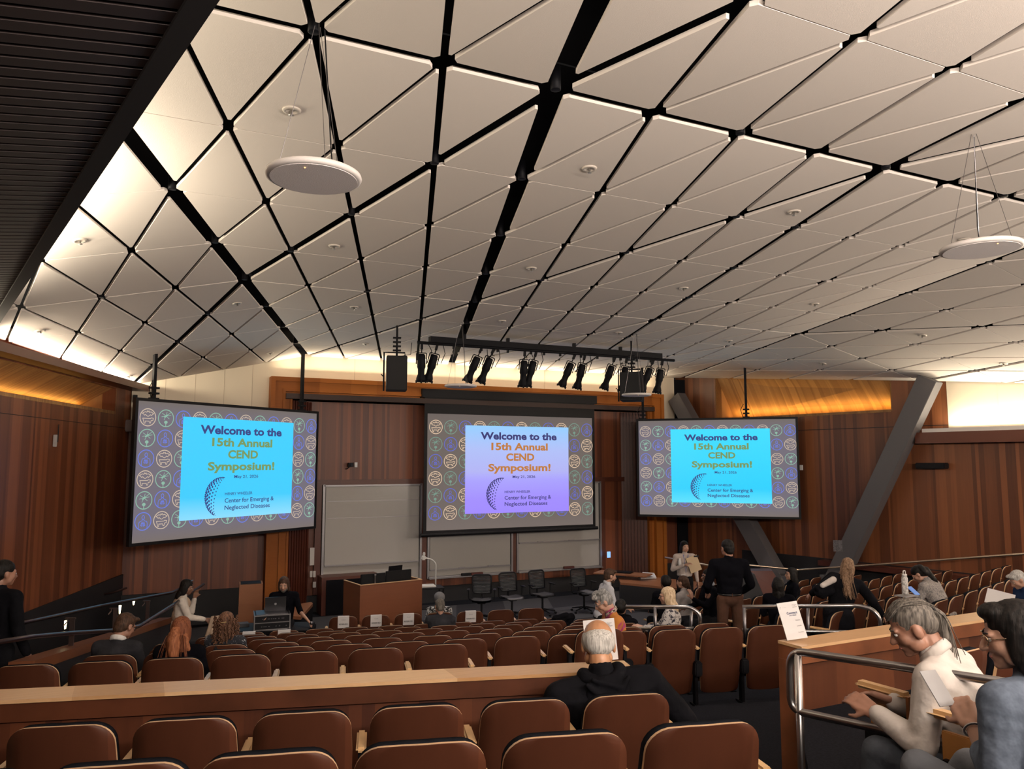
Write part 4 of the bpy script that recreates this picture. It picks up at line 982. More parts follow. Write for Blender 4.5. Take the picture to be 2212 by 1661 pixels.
# ================================================================ STAGE FURNITURE
LWD = wood('lectern_wood', (.17, .055, .025), (.23, .08, .036), (0, 0, 1), .5, .35, (2, 2, 25), gmix=.6)
lz = 1.12; lc = (at(778, 1265, Z=lz) + at(912, 1252, Z=lz)) / 2; la = at(778, 1265, Z=lz); lb_ = at(912, 1252, Z=lz); ld = (lb_ - la).normalized(); ln_ = V((-ld.y, ld.x, 0)); LL = (lb_ - la).length
t = thing('lectern', 'large red-brown wooden lectern desk in front of the left whiteboard', 'lectern', (la + lb_) / 2 - V((0, 0, lz)), math.atan2(ld.y, ld.x))
b = B(); box(b, (0, .015, lz / 2 + .02), (LL, .03, lz - .04)); obj('front_panel', b, LWD, t)
for s_ in (-1, 1): b = B(); box(b, (s_ * (LL / 2 - .015), .42, lz / 2 + .02), (.03, .78, lz - .04)); obj('side_panel', b, LWD, t)
b = B(); box(b, (0, .42, lz - .12), (LL - .06, .76, .03)); obj('desk_top', b, BLK, t)
b = B()
for (c_, s_) in (((0, .015, lz + .005), (LL, .034, .012)), ((-LL / 2 + .015, .42, lz + .005), (.034, .78, .012)), ((LL / 2 - .015, .42, lz + .005), (.034, .78, .012))): box(b, c_, s_)
obj('pale_edging', b, EDGE, t); b = B(); box(b, (0, .4, .02), (LL - .1, .7, .04)); obj('plinth', b, BLK, t)
def onlect(x, y, z): return t_lect.matrix_world @ V((x, y, z))
t_lect = t; bpy.context.view_layer.update()
def monitor(x, y, w_, h_, lab, tilt=.5):
    p = onlect(x, y, lz - .105); m = thing('monitor', lab, 'monitor', p, t_lect.rotation_euler.z)
    b = B(); box(b, (0, 0, .03 + h_ / 2), (w_, .03, h_), None, .006); o = obj('display', b, BLK, m)
    b = B(); box(b, (0, .10, .01), (.22, .16, .02)); box(b, (0, .05, .10), (.05, .04, .2)); obj('monitor_stand', b, BLK, m)
monitor(-.34, .14, .52, .26, 'left flat black monitor sunk in the lectern top'); monitor(.22, .16, .56, .28, 'right flat black monitor sunk in the lectern top')
p = onlect(.28, .46, lz + .0); m = thing('laptop', 'open black laptop standing on the lectern', 'laptop', p + V((0, 0, .02)), t_lect.rotation_euler.z + .1)
b = B(); box(b, (0, .12, .01), (.32, .23, .018)); obj('laptop_base', b, BLK, m); b = B(); box(b, (0, -.02, .13), (.32, .012, .23), Matrix.Rotation(.2, 3, 'X')); obj('laptop_lid', b, BLK, m)
b = B(); box(b, (0, .10, -.045), (.4, .3, .085)); obj('riser_box', b, BLK, m)
p = onlect(-.33, .07, lz); b = B(); tube(b, [(0, 0, -.09), (0, 0, .18)], .012, 8); box(b, (0, -.01, .17), (.035, .02, .02)); o = obj('gooseneck_lamp', b, STEEL); o.location = p; tag(o, 'small silver post light on the left lectern monitor', 'light')
# document camera cart
dc = at(940, 1302, Z=.72); t = thing('equipment_cart', 'narrow black cart with document camera right of the lectern', 'cart', V((dc.x, dc.y, 0)) + V((.25, 1.0, 0)), -.15)
b = B(); box(b, (0, 0, .86), (.52, .45, .03)); obj('cart_top', b, BLK, t)
for x in (-.24, .24):
    for y in (-.2, .2): b = B(); box(b, (x, y, .43), (.03, .03, .84)); obj('leg', b, BLKM, t)
b = B(); box(b, (0, 0, .45), (.5, .42, .02)); obj('shelf', b, BLK, t)
dcp = V(t.location) + V((.0, 0, .877))
m = thing('document_camera', 'white document camera with bent arm on the black cart', 'camera', dcp, -.15)
b = B(); box(b, (-.06, -.02, .02), (.32, .28, .035), None, .01); obj('camera_base', b, mat('offwhite', (.6, .6, .58), .4), m)
b = B(); tube(b, bend([(.13, .05, .02), (.13, .05, .46), (.04, .02, .55), (-.12, -.02, .60)], .05), .016, 8); obj('camera_arm', b, MATS['offwhite'], m, True)
b = B(); box(b, (-.15, -.02, .60), (.10, .10, .09), None, .02); box(b, (-.14, -.02, .68), (.05, .05, .07), None, .01); obj('camera_head', b, MATS['offwhite'], m)
# task chairs
MESHB = mat('task_chair_shell', (.035, .037, .042), .5); SEATG = mat('task_chair_seat', (.10, .10, .115), .5)
def mk_task():
    t = thing('task_chair', 'x', 'chair')
    b = B()
    for k in range(5):
        a = k * 2 * PI / 5 + .3; d = V((math.cos(a), math.sin(a), 0)); tube(b, [d * .03 + V((0, 0, .12)), d * .30 + V((0, 0, .075))], [.022, .014], 6)
    obj('star_base', b, BLK, t, True)
    for k in range(5):
        a = k * 2 * PI / 5 + .3; d = V((math.cos(a), math.sin(a), 0)); b = B(); lathe(b, [(0, -.02), (.026, -.02), (.028, 0), (.026, .02), (0, .02)], Matrix.Translation(d * .31 + V((0, 0, .03))) @ Matrix.Rotation(PI / 2, 4, 'X'), 10); obj('caster', b, BLK, t, True)
    b = B(); tube(b, [(0, 0, .09), (0, 0, .40)], .024, 10); box(b, (0, 0, .40), (.18, .2, .05), None, .01); obj('gas_lift', b, BLK, t)
    b = B(); g = []
    for j in range(9):
        y = -.23 + j * .46 / 8; w_ = .235 - .03 * abs(j - 4) / 4; g.append([b.verts.new((w_ * (2 * i / 8 - 1), y, .455 + .02 * (2 * i / 8 - 1) ** 2 - (.035 if j == 8 else 0) * 1)) for i in range(9)])
    for j in range(8):
        for i in range(8): b.faces.new((g[j][i], g[j][i + 1], g[j + 1][i + 1], g[j + 1][i]))
    bmesh.ops.solidify(b, geom=b.faces[:], thickness=.03); obj('seat', b, SEATG, t, True)
    b = B(); pts = bend([(-.20, -.20, .56), (-.215, -.27, .96), (.215, -.27, .96), (.20, -.20, .56), (-.20, -.20, .56)], .09); tube(b, pts, .016, 6)
    tube(b, [(0, -.05, .41), (0, -.22, .45), (0, -.24, .60)], .022, 8); obj('back_frame', b, BLK, t, True)
    b = B()
    for k in range(13):
        z = .575 + k * .03; y = -.205 - (z - .56) * .17; w_ = .20 + .0 * k
        m_ = [(-w_, y, z), (-.1, y - .02, z), (0, y - .028, z), (.1, y - .02, z), (w_, y, z)]; tube(b, m_, .0138, 5)
    obj('slatted_back', b, MESHB, t, True)
    for s_ in (-1, 1):
        b = B(); tube(b, bend([(s_ * .14, -.1, .42), (s_ * .28, -.1, .44), (s_ * .29, -.1, .66)], .05), .014, 6); box(b, (s_ * .29, -.02, .67), (.07, .24, .025), None, .01); obj('armrest', b, BLK, t)
    return t
tc_ = [((1040, 1341), 2.7, 'grey slatted task chair, leftmost of the group of three on stage'), ((1106, 1334), 3.1, 'grey slatted task chair, middle of the group of three on stage'), ((1172, 1327), 3.25, 'grey slatted task chair, rightmost of the group of three on stage'), ((1262, 1322), 3.2, 'grey slatted task chair standing alone left of the man in the white shirt')]
c0 = None
for (px, rz, lab) in tc_:
    p = at(*px, Z=0)
    if c0 is None: c0 = mk_task(); c0.location = p; c0.rotation_euler = (0, 0, rz); c0['label'] = lab; c0['group'] = 'task chairs on the stage'
    else: dup(c0, p, rz, lab, 'task chairs on the stage')
# tables right of the stage
TW = wood('table_wood', (.22, .09, .045), (.30, .13, .065), (1, 0, 0), 2, .3, (3, 20, 20), gmix=.6)
def table(pl, pr, Z, depth, lab, legs=True):
    a, c = at(*pl, Z=Z), at(*pr, Z=Z); d = (c - a).normalized(); L = (c - a).length
    t = thing('folding_table', lab, 'table', V(((a.x + c.x) / 2, (a.y + c.y) / 2, 0)), math.atan2(d.y, d.x))
    b = B(); box(b, (0, depth / 2, Z - .015), (L, depth, .03), None, .008); obj('tabletop', b, TW, t)
    for x in (-L / 2 + .25, L / 2 - .25):
        b = B(); box(b, (x, depth / 2, Z / 2), (.06, .06, Z - .04)); tube(b, [(x, depth / 2 - .28, .03), (x, depth / 2, .10), (x, depth / 2 + .28, .03)], .02, 6); obj('table_leg', b, STEEL if 0 else mat('table_leg_grey', (.12, .12, .13), .4, .6), t)
    return t
tt = table((1281, 1237), (1396, 1245), .74, .55, 'wooden folding table with a dark folder right of the whiteboards')
bpy.context.view_layer.update()
o = wbox('folder', tt.matrix_world @ V((-.05, .36, .755)), (.5, .28, .025), BLK, 'flat black folder lying on the folding table', 'folder'); o.rotation_euler = (0, 0, tt.rotation_euler.z)
# wooden ledge between stage and right wall
t = thing('wood_ledge', 'long wooden ledge running from the folding table to the right wall', 'ledge')
g = [at(1335, 1247, Z=.62), at(1400, 1245, Z=.62), at(1560, 1262, Z=.62), at(1530, 1277, Z=.62), at(1340, 1258, Z=.62)]
b = B(); prism(b, g, (0, 0, -.05)); obj('ledge_top', b, TW, t)
b = B(); prism(b, [p - V((0, 0, .05)) for p in (g[4], g[3], g[3] + V((.1, .25, 0)), g[4] + V((.1, .2, 0)))], (0, 0, -.57)); obj('ledge_base', b, MATS['black_base'], t)
b = B(); g = [at(1388, 1240, Z=.66), at(1413, 1240, Z=.66), at(1418, 1247, Z=.66), at(1383, 1248, Z=.66)]
prism(b, [g[0] + V((0, 0, .05)), g[1] + V((0, 0, .03)), g[2], g[3]], (0, 0, -.03)); tag(obj('paper_stack', b, PAPER), 'loose pile of white paper on the wooden ledge', 'paper')
# black table cloth, rack case, console laptop
ca = at(588, 1336, d=12.9); ca.z = 0
t = thing('draped_table', 'table under a black cloth at the left of the stage', 'table', ca, -.35)
b = B(); box(b, (0, 0, .36), (1.35, .7, .72), None, .02); obj('black_cloth', b, BLACK, t)
b = B(); box(b, (-.0, 0, .73), (1.3, .68, .02)); obj('tabletop', b, BLK, t)
bpy.context.view_layer.update(); M_ = t.matrix_world.copy(); RTZ = t.rotation_euler.z
def tp(x, y, z): return M_ @ V((x, y, z))
t = thing('rack_case', 'black equipment rack case with silver edges under the console laptop', 'case', tp(.0, -.05, .74), RTZ + .25)
b = B(); box(b, (0, 0, .12), (.56, .45, .24)); obj('case_body', b, BLK, t)
b = B()
for z in (.01, .12, .235):
    box(b, (0, -.235, z), (.58, .012, .014))
for x in (-.28, .28):
    box(b, (x, -.235, .12), (.018, .014, .25)); box(b, (x, 0, .24), (.014, .46, .012))
obj('silver_trim', b, STEEL, t)
b = B(); random.seed(3)
for k in range(18): box(b, (random.uniform(-.24, .24), -.24, random.choice((.06, .18))), (.02, .01, .012))
box(b, (0, 0, .245), (.5, .4, .012)); obj('knobs', b, DSTEEL, t)
t = thing('laptop', 'open dark laptop on the rack case in front of the long-haired man', 'laptop', tp(.05, -.02, .995), RTZ + .25)
b = B(); box(b, (0, .12, .008), (.34, .24, .016)); obj('laptop_base', b, mat('dark_silver', (.05, .05, .055), .35, .6), t)
b = B(); box(b, (0, -.01, .12), (.34, .010, .23), Matrix.Rotation(.12, 3, 'X')); obj('laptop_lid', b, MATS['dark_silver'], t)
b = B(); lathe(b, [(0, 0), (.02, 0), (.02, .003), (0, .003)], Matrix.Translation((0, -.014, .12)) @ Matrix.Rotation(PI / 2, 4, 'X'), 16); obj('lid_emblem', b, mat('emblem_silver', (.4, .4, .42), .3, .5), t)
wbox('keyboard_case', tp(-.62, .05, .76), (.45, .2, .06), MATS['dark_silver'], 'silver-edged flat case left of the rack case', 'case')
pz = at(541, 1290, d=14.6)
t = thing('wood_podium', 'small wooden box podium left of the portal', 'podium', V((pz.x, pz.y, 0)), -.1)
b = B(); box(b, (0, 0, .6), (.42, .42, 1.2)); obj('podium_body', b, TW, t); b = B(); box(b, (0, 0, 1.205), (.36, .36, .012)); obj('podium_top', b, BLK, t)
t = thing('wood_bench', 'low wooden bench top jutting out behind the long-haired man', 'bench')
g = [at(622, 1330, Z=.50), at(642, 1305, Z=.50), at(672, 1300, Z=.50), at(676, 1303, Z=.5), at(650, 1332, Z=.5)]
b = B(); prism(b, g, (0, 0, -.06)); obj('bench_top', b, TW, t); b = B(); prism(b, [p - V((0, 0, .06)) for p in g], (0, 0, -.44)); obj('bench_base', b, BLACK, t)
# poster stands
def poster(name, pts, lab, lines):
    """pts TL TR BR BL world"""
    TL, TR, BR, BL_ = pts; ux = (BR - BL_).normalized(); W_ = (BR - BL_).length; up = (TL - BL_).normalized(); H_ = (TL - BL_).length; nz = ux.cross(up).normalized(); up = nz.cross(ux)
    t = thing(name, lab, 'sign'); t.matrix_world = Matrix(((ux.x, up.x, nz.x, BL_.x), (ux.y, up.y, nz.y, BL_.y), (ux.z, up.z, nz.z, BL_.z), (0, 0, 0, 1)))
    b = B(); box(b, (W_ / 2, H_ / 2, -.003), (W_, H_, .005)); obj('poster_board', b, PAPER, t)
    b = B(); prism(b, [(W_ * .4, .0, -.006), (W_ * .6, 0, -.006), (W_ * .5, H_ * .6, -.006)], (0, 0, -.003)); obj('easel_back', b, PAPER, t)
    for (s_, wd, x, y, bo, c_) in lines: textmesh('poster_text', s_, wd * W_, 0, y * H_, .0015, mat('print_' + c_, {'black': (.02, .02, .03), 'navy': (.02, .04, .12), 'grey': (.2, .22, .3)}[c_], .8), t, bo, left=x * W_)
    b = B()
    for k in range(12):
        a = math.radians(80 + k * 15); blobp(b, W_ * .14 + .045 * W_ * math.cos(a), H_ * .86 + .045 * W_ * math.sin(a), .008 * W_, .008 * W_, .0015, 6)
    obj('poster_logo', b, mat('print_grey', (.25, .26, .3), .8), t); return t
def pz_(x, y, d): return at(x, y, d=d)
D = (at(1712, 1385, Z=zc) - CAM).dot(CF)
poster('poster_sign', [pz_(1685, 1303, D + .10), pz_(1727, 1298, D + .10), pz_(1745, 1377, D - .0), pz_(1701, 1383.5, D - .02)], 'white poster reading Connect with CEND on the end of the right half wall',
       [('Connect', .52, .34, .70, .02, 'navy'), ('with CEND', .36, .42, .63, .012, 'navy'), ('15th Annual', .22, .70, .905, .0, 'black'), ('CEND', .10, .76, .875, 0, 'black'), ('Symposium', .22, .70, .845, 0, 'black'), ('Website', .22, .66, .49, 0, 'black'), ('LinkedIn', .22, .66, .34, 0, 'black'), ('Newsletter', .27, .63, .17, 0, 'black'), ('Henry Wheeler', .20, .20, .865, 0, 'grey')])
D = (m1 - md * .25 + mb * .05 - CAM).dot(CF)
m_ = at(1300, 1430, Z=zc)
poster('poster_sign', [pz_(1263, 1340.5, D + .05), pz_(1328.5, 1339.5, D + .05), pz_(1336, 1424, D), pz_(1268, 1430, D)], 'white poster standing behind the head of the balding man',
       [('15th Annual', .24, .66, .895, 0, 'black'), ('CEND', .12, .72, .86, 0, 'black'), ('Symposium', .26, .66, .825, 0, 'black')])
b = B(); p = m1; 
# water bottle on a seat back, cup on a seat back
def bottle(p, lab):
    t = thing('water_bottle', lab, 'bottle', p)
    b = B(); lathe(b, [(0, 0), (.036, 0), (.038, .01), (.038, .19), (.030, .215), (.026, .22), (0, .22)], seg=18); obj('bottle_body', b, mat('patterned_white', (.5, .48, .46), .4, var=.7, vscale=40), t, True)
    b = B(); lathe(b, [(0, .22), (.03, .22), (.03, .245), (0, .245)], seg=16); tube(b, bend([(-.022, 0, .24), (-.02, 0, .285), (.02, 0, .285), (.022, 0, .24)], .015), .007, 6); obj('bottle_lid', b, mat('lid_white', (.65, .62, .6), .4), t, True)
    return t
b = B(); box(b, (0, 0, 0), (.09, .07, .09), None, .01); o = obj('cup', b, BLK); o.location = at(471, 1401, Z=.69 + .80); tag(o, 'small black cup hooked behind a seat in the sixth row, below the curly-haired woman', 'cup')
# ================================================================ PEOPLE
DG = bpy.context.evaluated_depsgraph_get
def cap_(bm, p, q, r1, r2, seg=10):
    """closed tapered capsule"""
    p, q = V(p), V(q); u, v, d = frame_of(q - p if (q - p).length > 1e-6 else V((0, 0, 1))); L = (q - p).length
    rings = []
    for c, r, sgn, rng in ((p, r1, -1, (3, 2, 1, 0)), (q, r2, 1, (0, 1, 2, 3))):
        for k in rng:
            a = k * PI / 8
            rings.append([bm.verts.new(c + d * sgn * r * math.sin(a) + (u * math.cos(2 * PI * j / seg) + v * math.sin(2 * PI * j / seg)) * r * math.cos(a)) for j in range(seg)])
    for a, b in zip(rings, rings[1:]):
        for j in range(seg): bm.faces.new((a[j], a[(j + 1) % seg], b[(j + 1) % seg], b[j]))
    bm.faces.new(rings[0][::-1]); bm.faces.new(rings[-1])
def ell(bm, c, s, R=None, seg=14):
    M = Matrix.Translation(V(c)) @ (R.to_4x4() if R else Matrix.Identity(4)) @ Matrix.Diagonal((*s, 1))
    bmesh.ops.create_uvsphere(bm, u_segments=seg, v_segments=seg - 4, radius=1, matrix=M)
def melt(name, bm, m, parent, vox, smooth=4, noise=0, nsc=8):
    """fuse the closed shapes into one continuous surface"""
    me = bpy.data.meshes.new(name); bmesh.ops.recalc_face_normals(bm, faces=bm.faces); bm.to_mesh(me); bm.free()
    o = bpy.data.objects.new(name, me); COL.objects.link(o)
    r = o.modifiers.new('r', 'REMESH'); r.mode = 'VOXEL'; r.voxel_size = vox; r.use_smooth_shade = True
    s = o.modifiers.new('s', 'SMOOTH'); s.factor = .5; s.iterations = smooth
    if noise:
        tx = bpy.data.textures.new(name, 'CLOUDS'); tx.noise_scale = 1 / nsc; d = o.modifiers.new('d', 'DISPLACE'); d.texture = tx; d.strength = noise; d.mid_level = .5; d.texture_coords = 'LOCAL'
    m2 = bpy.data.meshes.new_from_object(o.evaluated_get(DG())); bpy.data.objects.remove(o)
    for p in m2.polygons: p.use_smooth = True
    m2.materials.clear()
    for mm in (m if isinstance(m, (list, tuple)) else [m]): m2.materials.append(mm)
    o = bpy.data.objects.new(name, m2); COL.objects.link(o); o.parent = parent
    return o
SK1 = mat('skin_light', (.42, .235, .165), .5, var=.08, vscale=20); SK2 = mat('skin_tan', (.30, .15, .10), .5, var=.08, vscale=20); SK3 = mat('skin_brown', (.20, .10, .065), .5, var=.08, vscale=20)
def hairmat(name, c, c2):
    m = bpy.data.materials.new(name); m.use_nodes = True; nt = m.node_tree; b = nt.nodes['Principled BSDF']; tc = nt.nodes.new('ShaderNodeTexCoord')
    mp = nt.nodes.new('ShaderNodeMapping'); mp.inputs['Scale'].default_value = (110, 110, 9); n = nt.nodes.new('ShaderNodeTexNoise'); n.inputs['Scale'].default_value = 1; n.inputs['Detail'].default_value = 4
    mx = nt.nodes.new('ShaderNodeMix'); mx.data_type = 'RGBA'; mx.inputs[6].default_value = (*c, 1); mx.inputs[7].default_value = (*c2, 1)
    mr = nt.nodes.new('ShaderNodeMapRange'); mr.inputs['From Min'].default_value = .35; mr.inputs['From Max'].default_value = .65
    nt.links.new(tc.outputs['Object'], mp.inputs[0]); nt.links.new(mp.outputs[0], n.inputs['Vector']); nt.links.new(n.outputs[0], mr.inputs[0]); nt.links.new(mr.outputs[0], mx.inputs[0]); nt.links.new(mx.outputs[2], b.inputs['Base Color'])
    bp = nt.nodes.new('ShaderNodeBump'); bp.inputs['Strength'].default_value = .6; bp.inputs['Distance'].default_value = .004; nt.links.new(n.outputs[0], bp.inputs['Height']); nt.links.new(bp.outputs[0], b.inputs['Normal'])
    b.inputs['Roughness'].default_value = .6; b.inputs['Specular IOR Level'].default_value = .2; return m
HBLK = hairmat('hair_black', (.002, .002, .002), (.012, .009, .008)); HBRN = hairmat('hair_brown', (.03, .016, .010), (.085, .045, .028)); HRED = hairmat('hair_auburn', (.11, .032, .014), (.24, .085, .04)); HCUR = hairmat('hair_curly_brown', (.045, .022, .014), (.20, .10, .06))
HGRY = hairmat('hair_grey', (.10, .10, .10), (.35, .34, .33)); HWHT = hairmat('hair_white_grey', (.28, .27, .25), (.60, .58, .55)); HBLD = hairmat('hair_blonde', (.30, .20, .11), (.66, .52, .36)); HLBR = hairmat('hair_light_brown', (.10, .055, .03), (.30, .19, .12)); HSLT = hairmat('hair_salt_brown', (.05, .045, .04), (.17, .15, .13))
def floral(name, base, spots, sc=18, th=.53):
    m = bpy.data.materials.new(name); m.use_nodes = True; nt = m.node_tree; b = nt.nodes['Principled BSDF']; tc = nt.nodes.new('ShaderNodeTexCoord'); n = nt.nodes.new('ShaderNodeTexNoise'); n.inputs['Scale'].default_value = sc; n.inputs['Detail'].default_value = 3; n.inputs['Distortion'].default_value = 1.2
    mr = nt.nodes.new('ShaderNodeMapRange'); mr.inputs['From Min'].default_value = th; mr.inputs['From Max'].default_value = th + .03
    mx = nt.nodes.new('ShaderNodeMix'); mx.data_type = 'RGBA'; mx.inputs[6].default_value = (*base, 1); mx.inputs[7].default_value = (*spots, 1)
    nt.links.new(tc.outputs['Object'], n.inputs['Vector']); nt.links.new(n.outputs[0], mr.inputs[0]); nt.links.new(mr.outputs[0], mx.inputs[0]); nt.links.new(mx.outputs[2], b.inputs['Base Color']); b.inputs['Roughness'].default_value = .85; return m
def fab(name, c, var=.15, vs=9, rough=.95, bump=.35, bs=25): return mat(name, c, rough, spec=.05, var=var, vscale=vs, bump=bump, bscale=bs)

def lerp(a, b, t): return a + (b - a) * t
class Pose:
    """joints in local space: x right, y the way the person faces, z up; origin on the floor below the pelvis"""
    def __init__(s, kind='stand', H=1.72, lean=0, side=0, turn=0, nod=0, htilt=0, arms=None, legs=None, pelvis=None, slim=1.0):
        s.kind = kind; k = H / 1.72; s.k = k; s.slim = slim; L = math.radians(lean); Sd = math.radians(side)
        s.pel = V(pelvis) if pelvis else V((0, 0, .95 * k)) if kind == 'stand' else V((0, 0, .52))
        up = V((math.sin(Sd), math.sin(L), math.cos(L) * math.cos(Sd))).normalized(); s.up = up
        rt = V((math.cos(Sd), 0, -math.sin(Sd))); s.rt = rt; s.fw = up.cross(rt).normalized() if up.cross(rt).y > 0 else -up.cross(rt).normalized()
        s.chest = s.pel + up * .34 * k; s.neck = s.pel + up * .50 * k; s.sh = {}
        L2 = math.radians(lean * .6 + nod * .5); nu = V((math.sin(Sd) * .7, math.sin(L2), math.cos(L2))).normalized()
        s.hb = s.neck + nu * .055 * k
        ty, tp, tr = math.radians(turn), math.radians(nod + lean * .3), math.radians(htilt)
        s.R = Matrix.Rotation(-ty, 3, 'Z') @ Matrix.Rotation(-tp, 3, 'X') @ Matrix.Rotation(tr, 3, 'Y')     # head frame
        s.hc = s.hb + s.R @ V((0, .022, .095)) * k
        s.arms = {}; s.legs = {}
        for sd, nm in ((-1, 'L'), (1, 'R')):
            sh = s.neck - up * .055 * k + rt * sd * .175 * k * slim; s.sh[nm] = sh
            a = (arms or {}).get(nm)
            if a is None: a = ((sd * .07, -.02, -.27), (sd * .04, .08, -.23)) if kind == 'stand' else ((sd * .06, .06, -.27), (-sd * .06, .22, -.03))
            el = sh + V(a[0]) * k; wr = el + V(a[1]) * k; hd = V(a[2]) if len(a) > 2 else (wr - el).normalized(); s.arms[nm] = (sh, el, wr, hd.normalized())
            hp = s.pel + rt * sd * .09 * k - up * .02
            l = (legs or {}).get(nm)
            if l is None: l = ((sd * .015, .02, -.43), (0, -.03, -.42)) if kind == 'stand' else ((sd * .04, .43, -.02), (0, .02, -.42))
            kn = hp + V(l[0]) * k; an = kn + V(l[1]) * k; s.legs[nm] = (hp, kn, an)
def hand(bm, wr, d, side, k, palm=V((0, 0, -1)), curl=.5, spread=1.0):
    """palm, four unequal fingers and a thumb; d = direction of the hand, palm = the way the palm faces"""
    d = V(d).normalized(); pm = V(palm) - d * V(palm).dot(d)
    if pm.length < .1: pm = V((0, 1, 0)) - d * d.y
    pm.normalize(); x = d.cross(pm) * side      # towards the thumb
    for t in (-.5, 0, .5): cap_(bm, wr + x * t * .036 * k, wr + d * .075 * k + x * t * .060 * k, .018 * k, .0155 * k, 8)
    for i, (o_, L) in enumerate(((.030, .068), (.010, .076), (-.010, .070), (-.029, .055))):
        p = wr + d * .085 * k + x * o_ * k; a = curl * .8; dd = d
        for q, f in enumerate((.45, .32, .23)):
            a2 = a * (q + .6); dd = (d * math.cos(a2) + pm * math.sin(a2) + x * (o_ * 3 * spread) * .4).normalized(); n = p + dd * L * f * k; cap_(bm, p, n, (.0095 - .0008 * q) * k, (.0088 - .0009 * q) * k, 7); p = n
    p = wr + d * .025 * k + x * .030 * k; dd = (d * .6 + x * .75 + pm * .35).normalized(); n = p + dd * .042 * k; cap_(bm, p, n, .0125 * k, .0105 * k, 7); cap_(bm, n, n + (d * .85 + x * .15 + pm * (.2 + curl * .4)).normalized() * .030 * k, .0105 * k, .009 * k, 7)
def head_shapes(bm, P, female=False):
    k, R, c = P.k, P.R, P.hc
    def e(x, y, z, a, b_, c_, r=None): ell(bm, c + R @ (V((x, y, z)) * k), (a * k, b_ * k, c_ * k), R if r is None else R @ r)
    e(0, -.012, .030, .075, .092, .085); e(0, .020, -.010, .062, .072, .085); e(0, .045, -.070, .040, .040, .036); e(0, .070, -.088, .022, .020, .018)
    for s in (-1, 1): e(s * .038, .050, -.025, .026, .030, .030); e(s * .077, -.005, -.012, .010, .020, .032); e(s * .030, .072, .020, .026, .014, .011); e(s * .05, .02, -.06, .02, .035, .03)
    cap_(bm, c + R @ V((0, .084, .012)) * k, c + R @ V((0, .106, -.026)) * k, .009 * k, .0135 * k, 8)
    for s in (-1, 1): e(s * .010, .096, -.029, .009, .010, .007)
    e(0, .083, -.052, .024, .012, .0055); e(0, .082, -.062, .020, .012, .006)
    cap_(bm, P.neck - P.up * .07 * k, P.hb + R @ V((0, -.01, .02)) * k, .058 * k * (.88 if female else 1), .052 * k * (.88 if female else 1), 12)
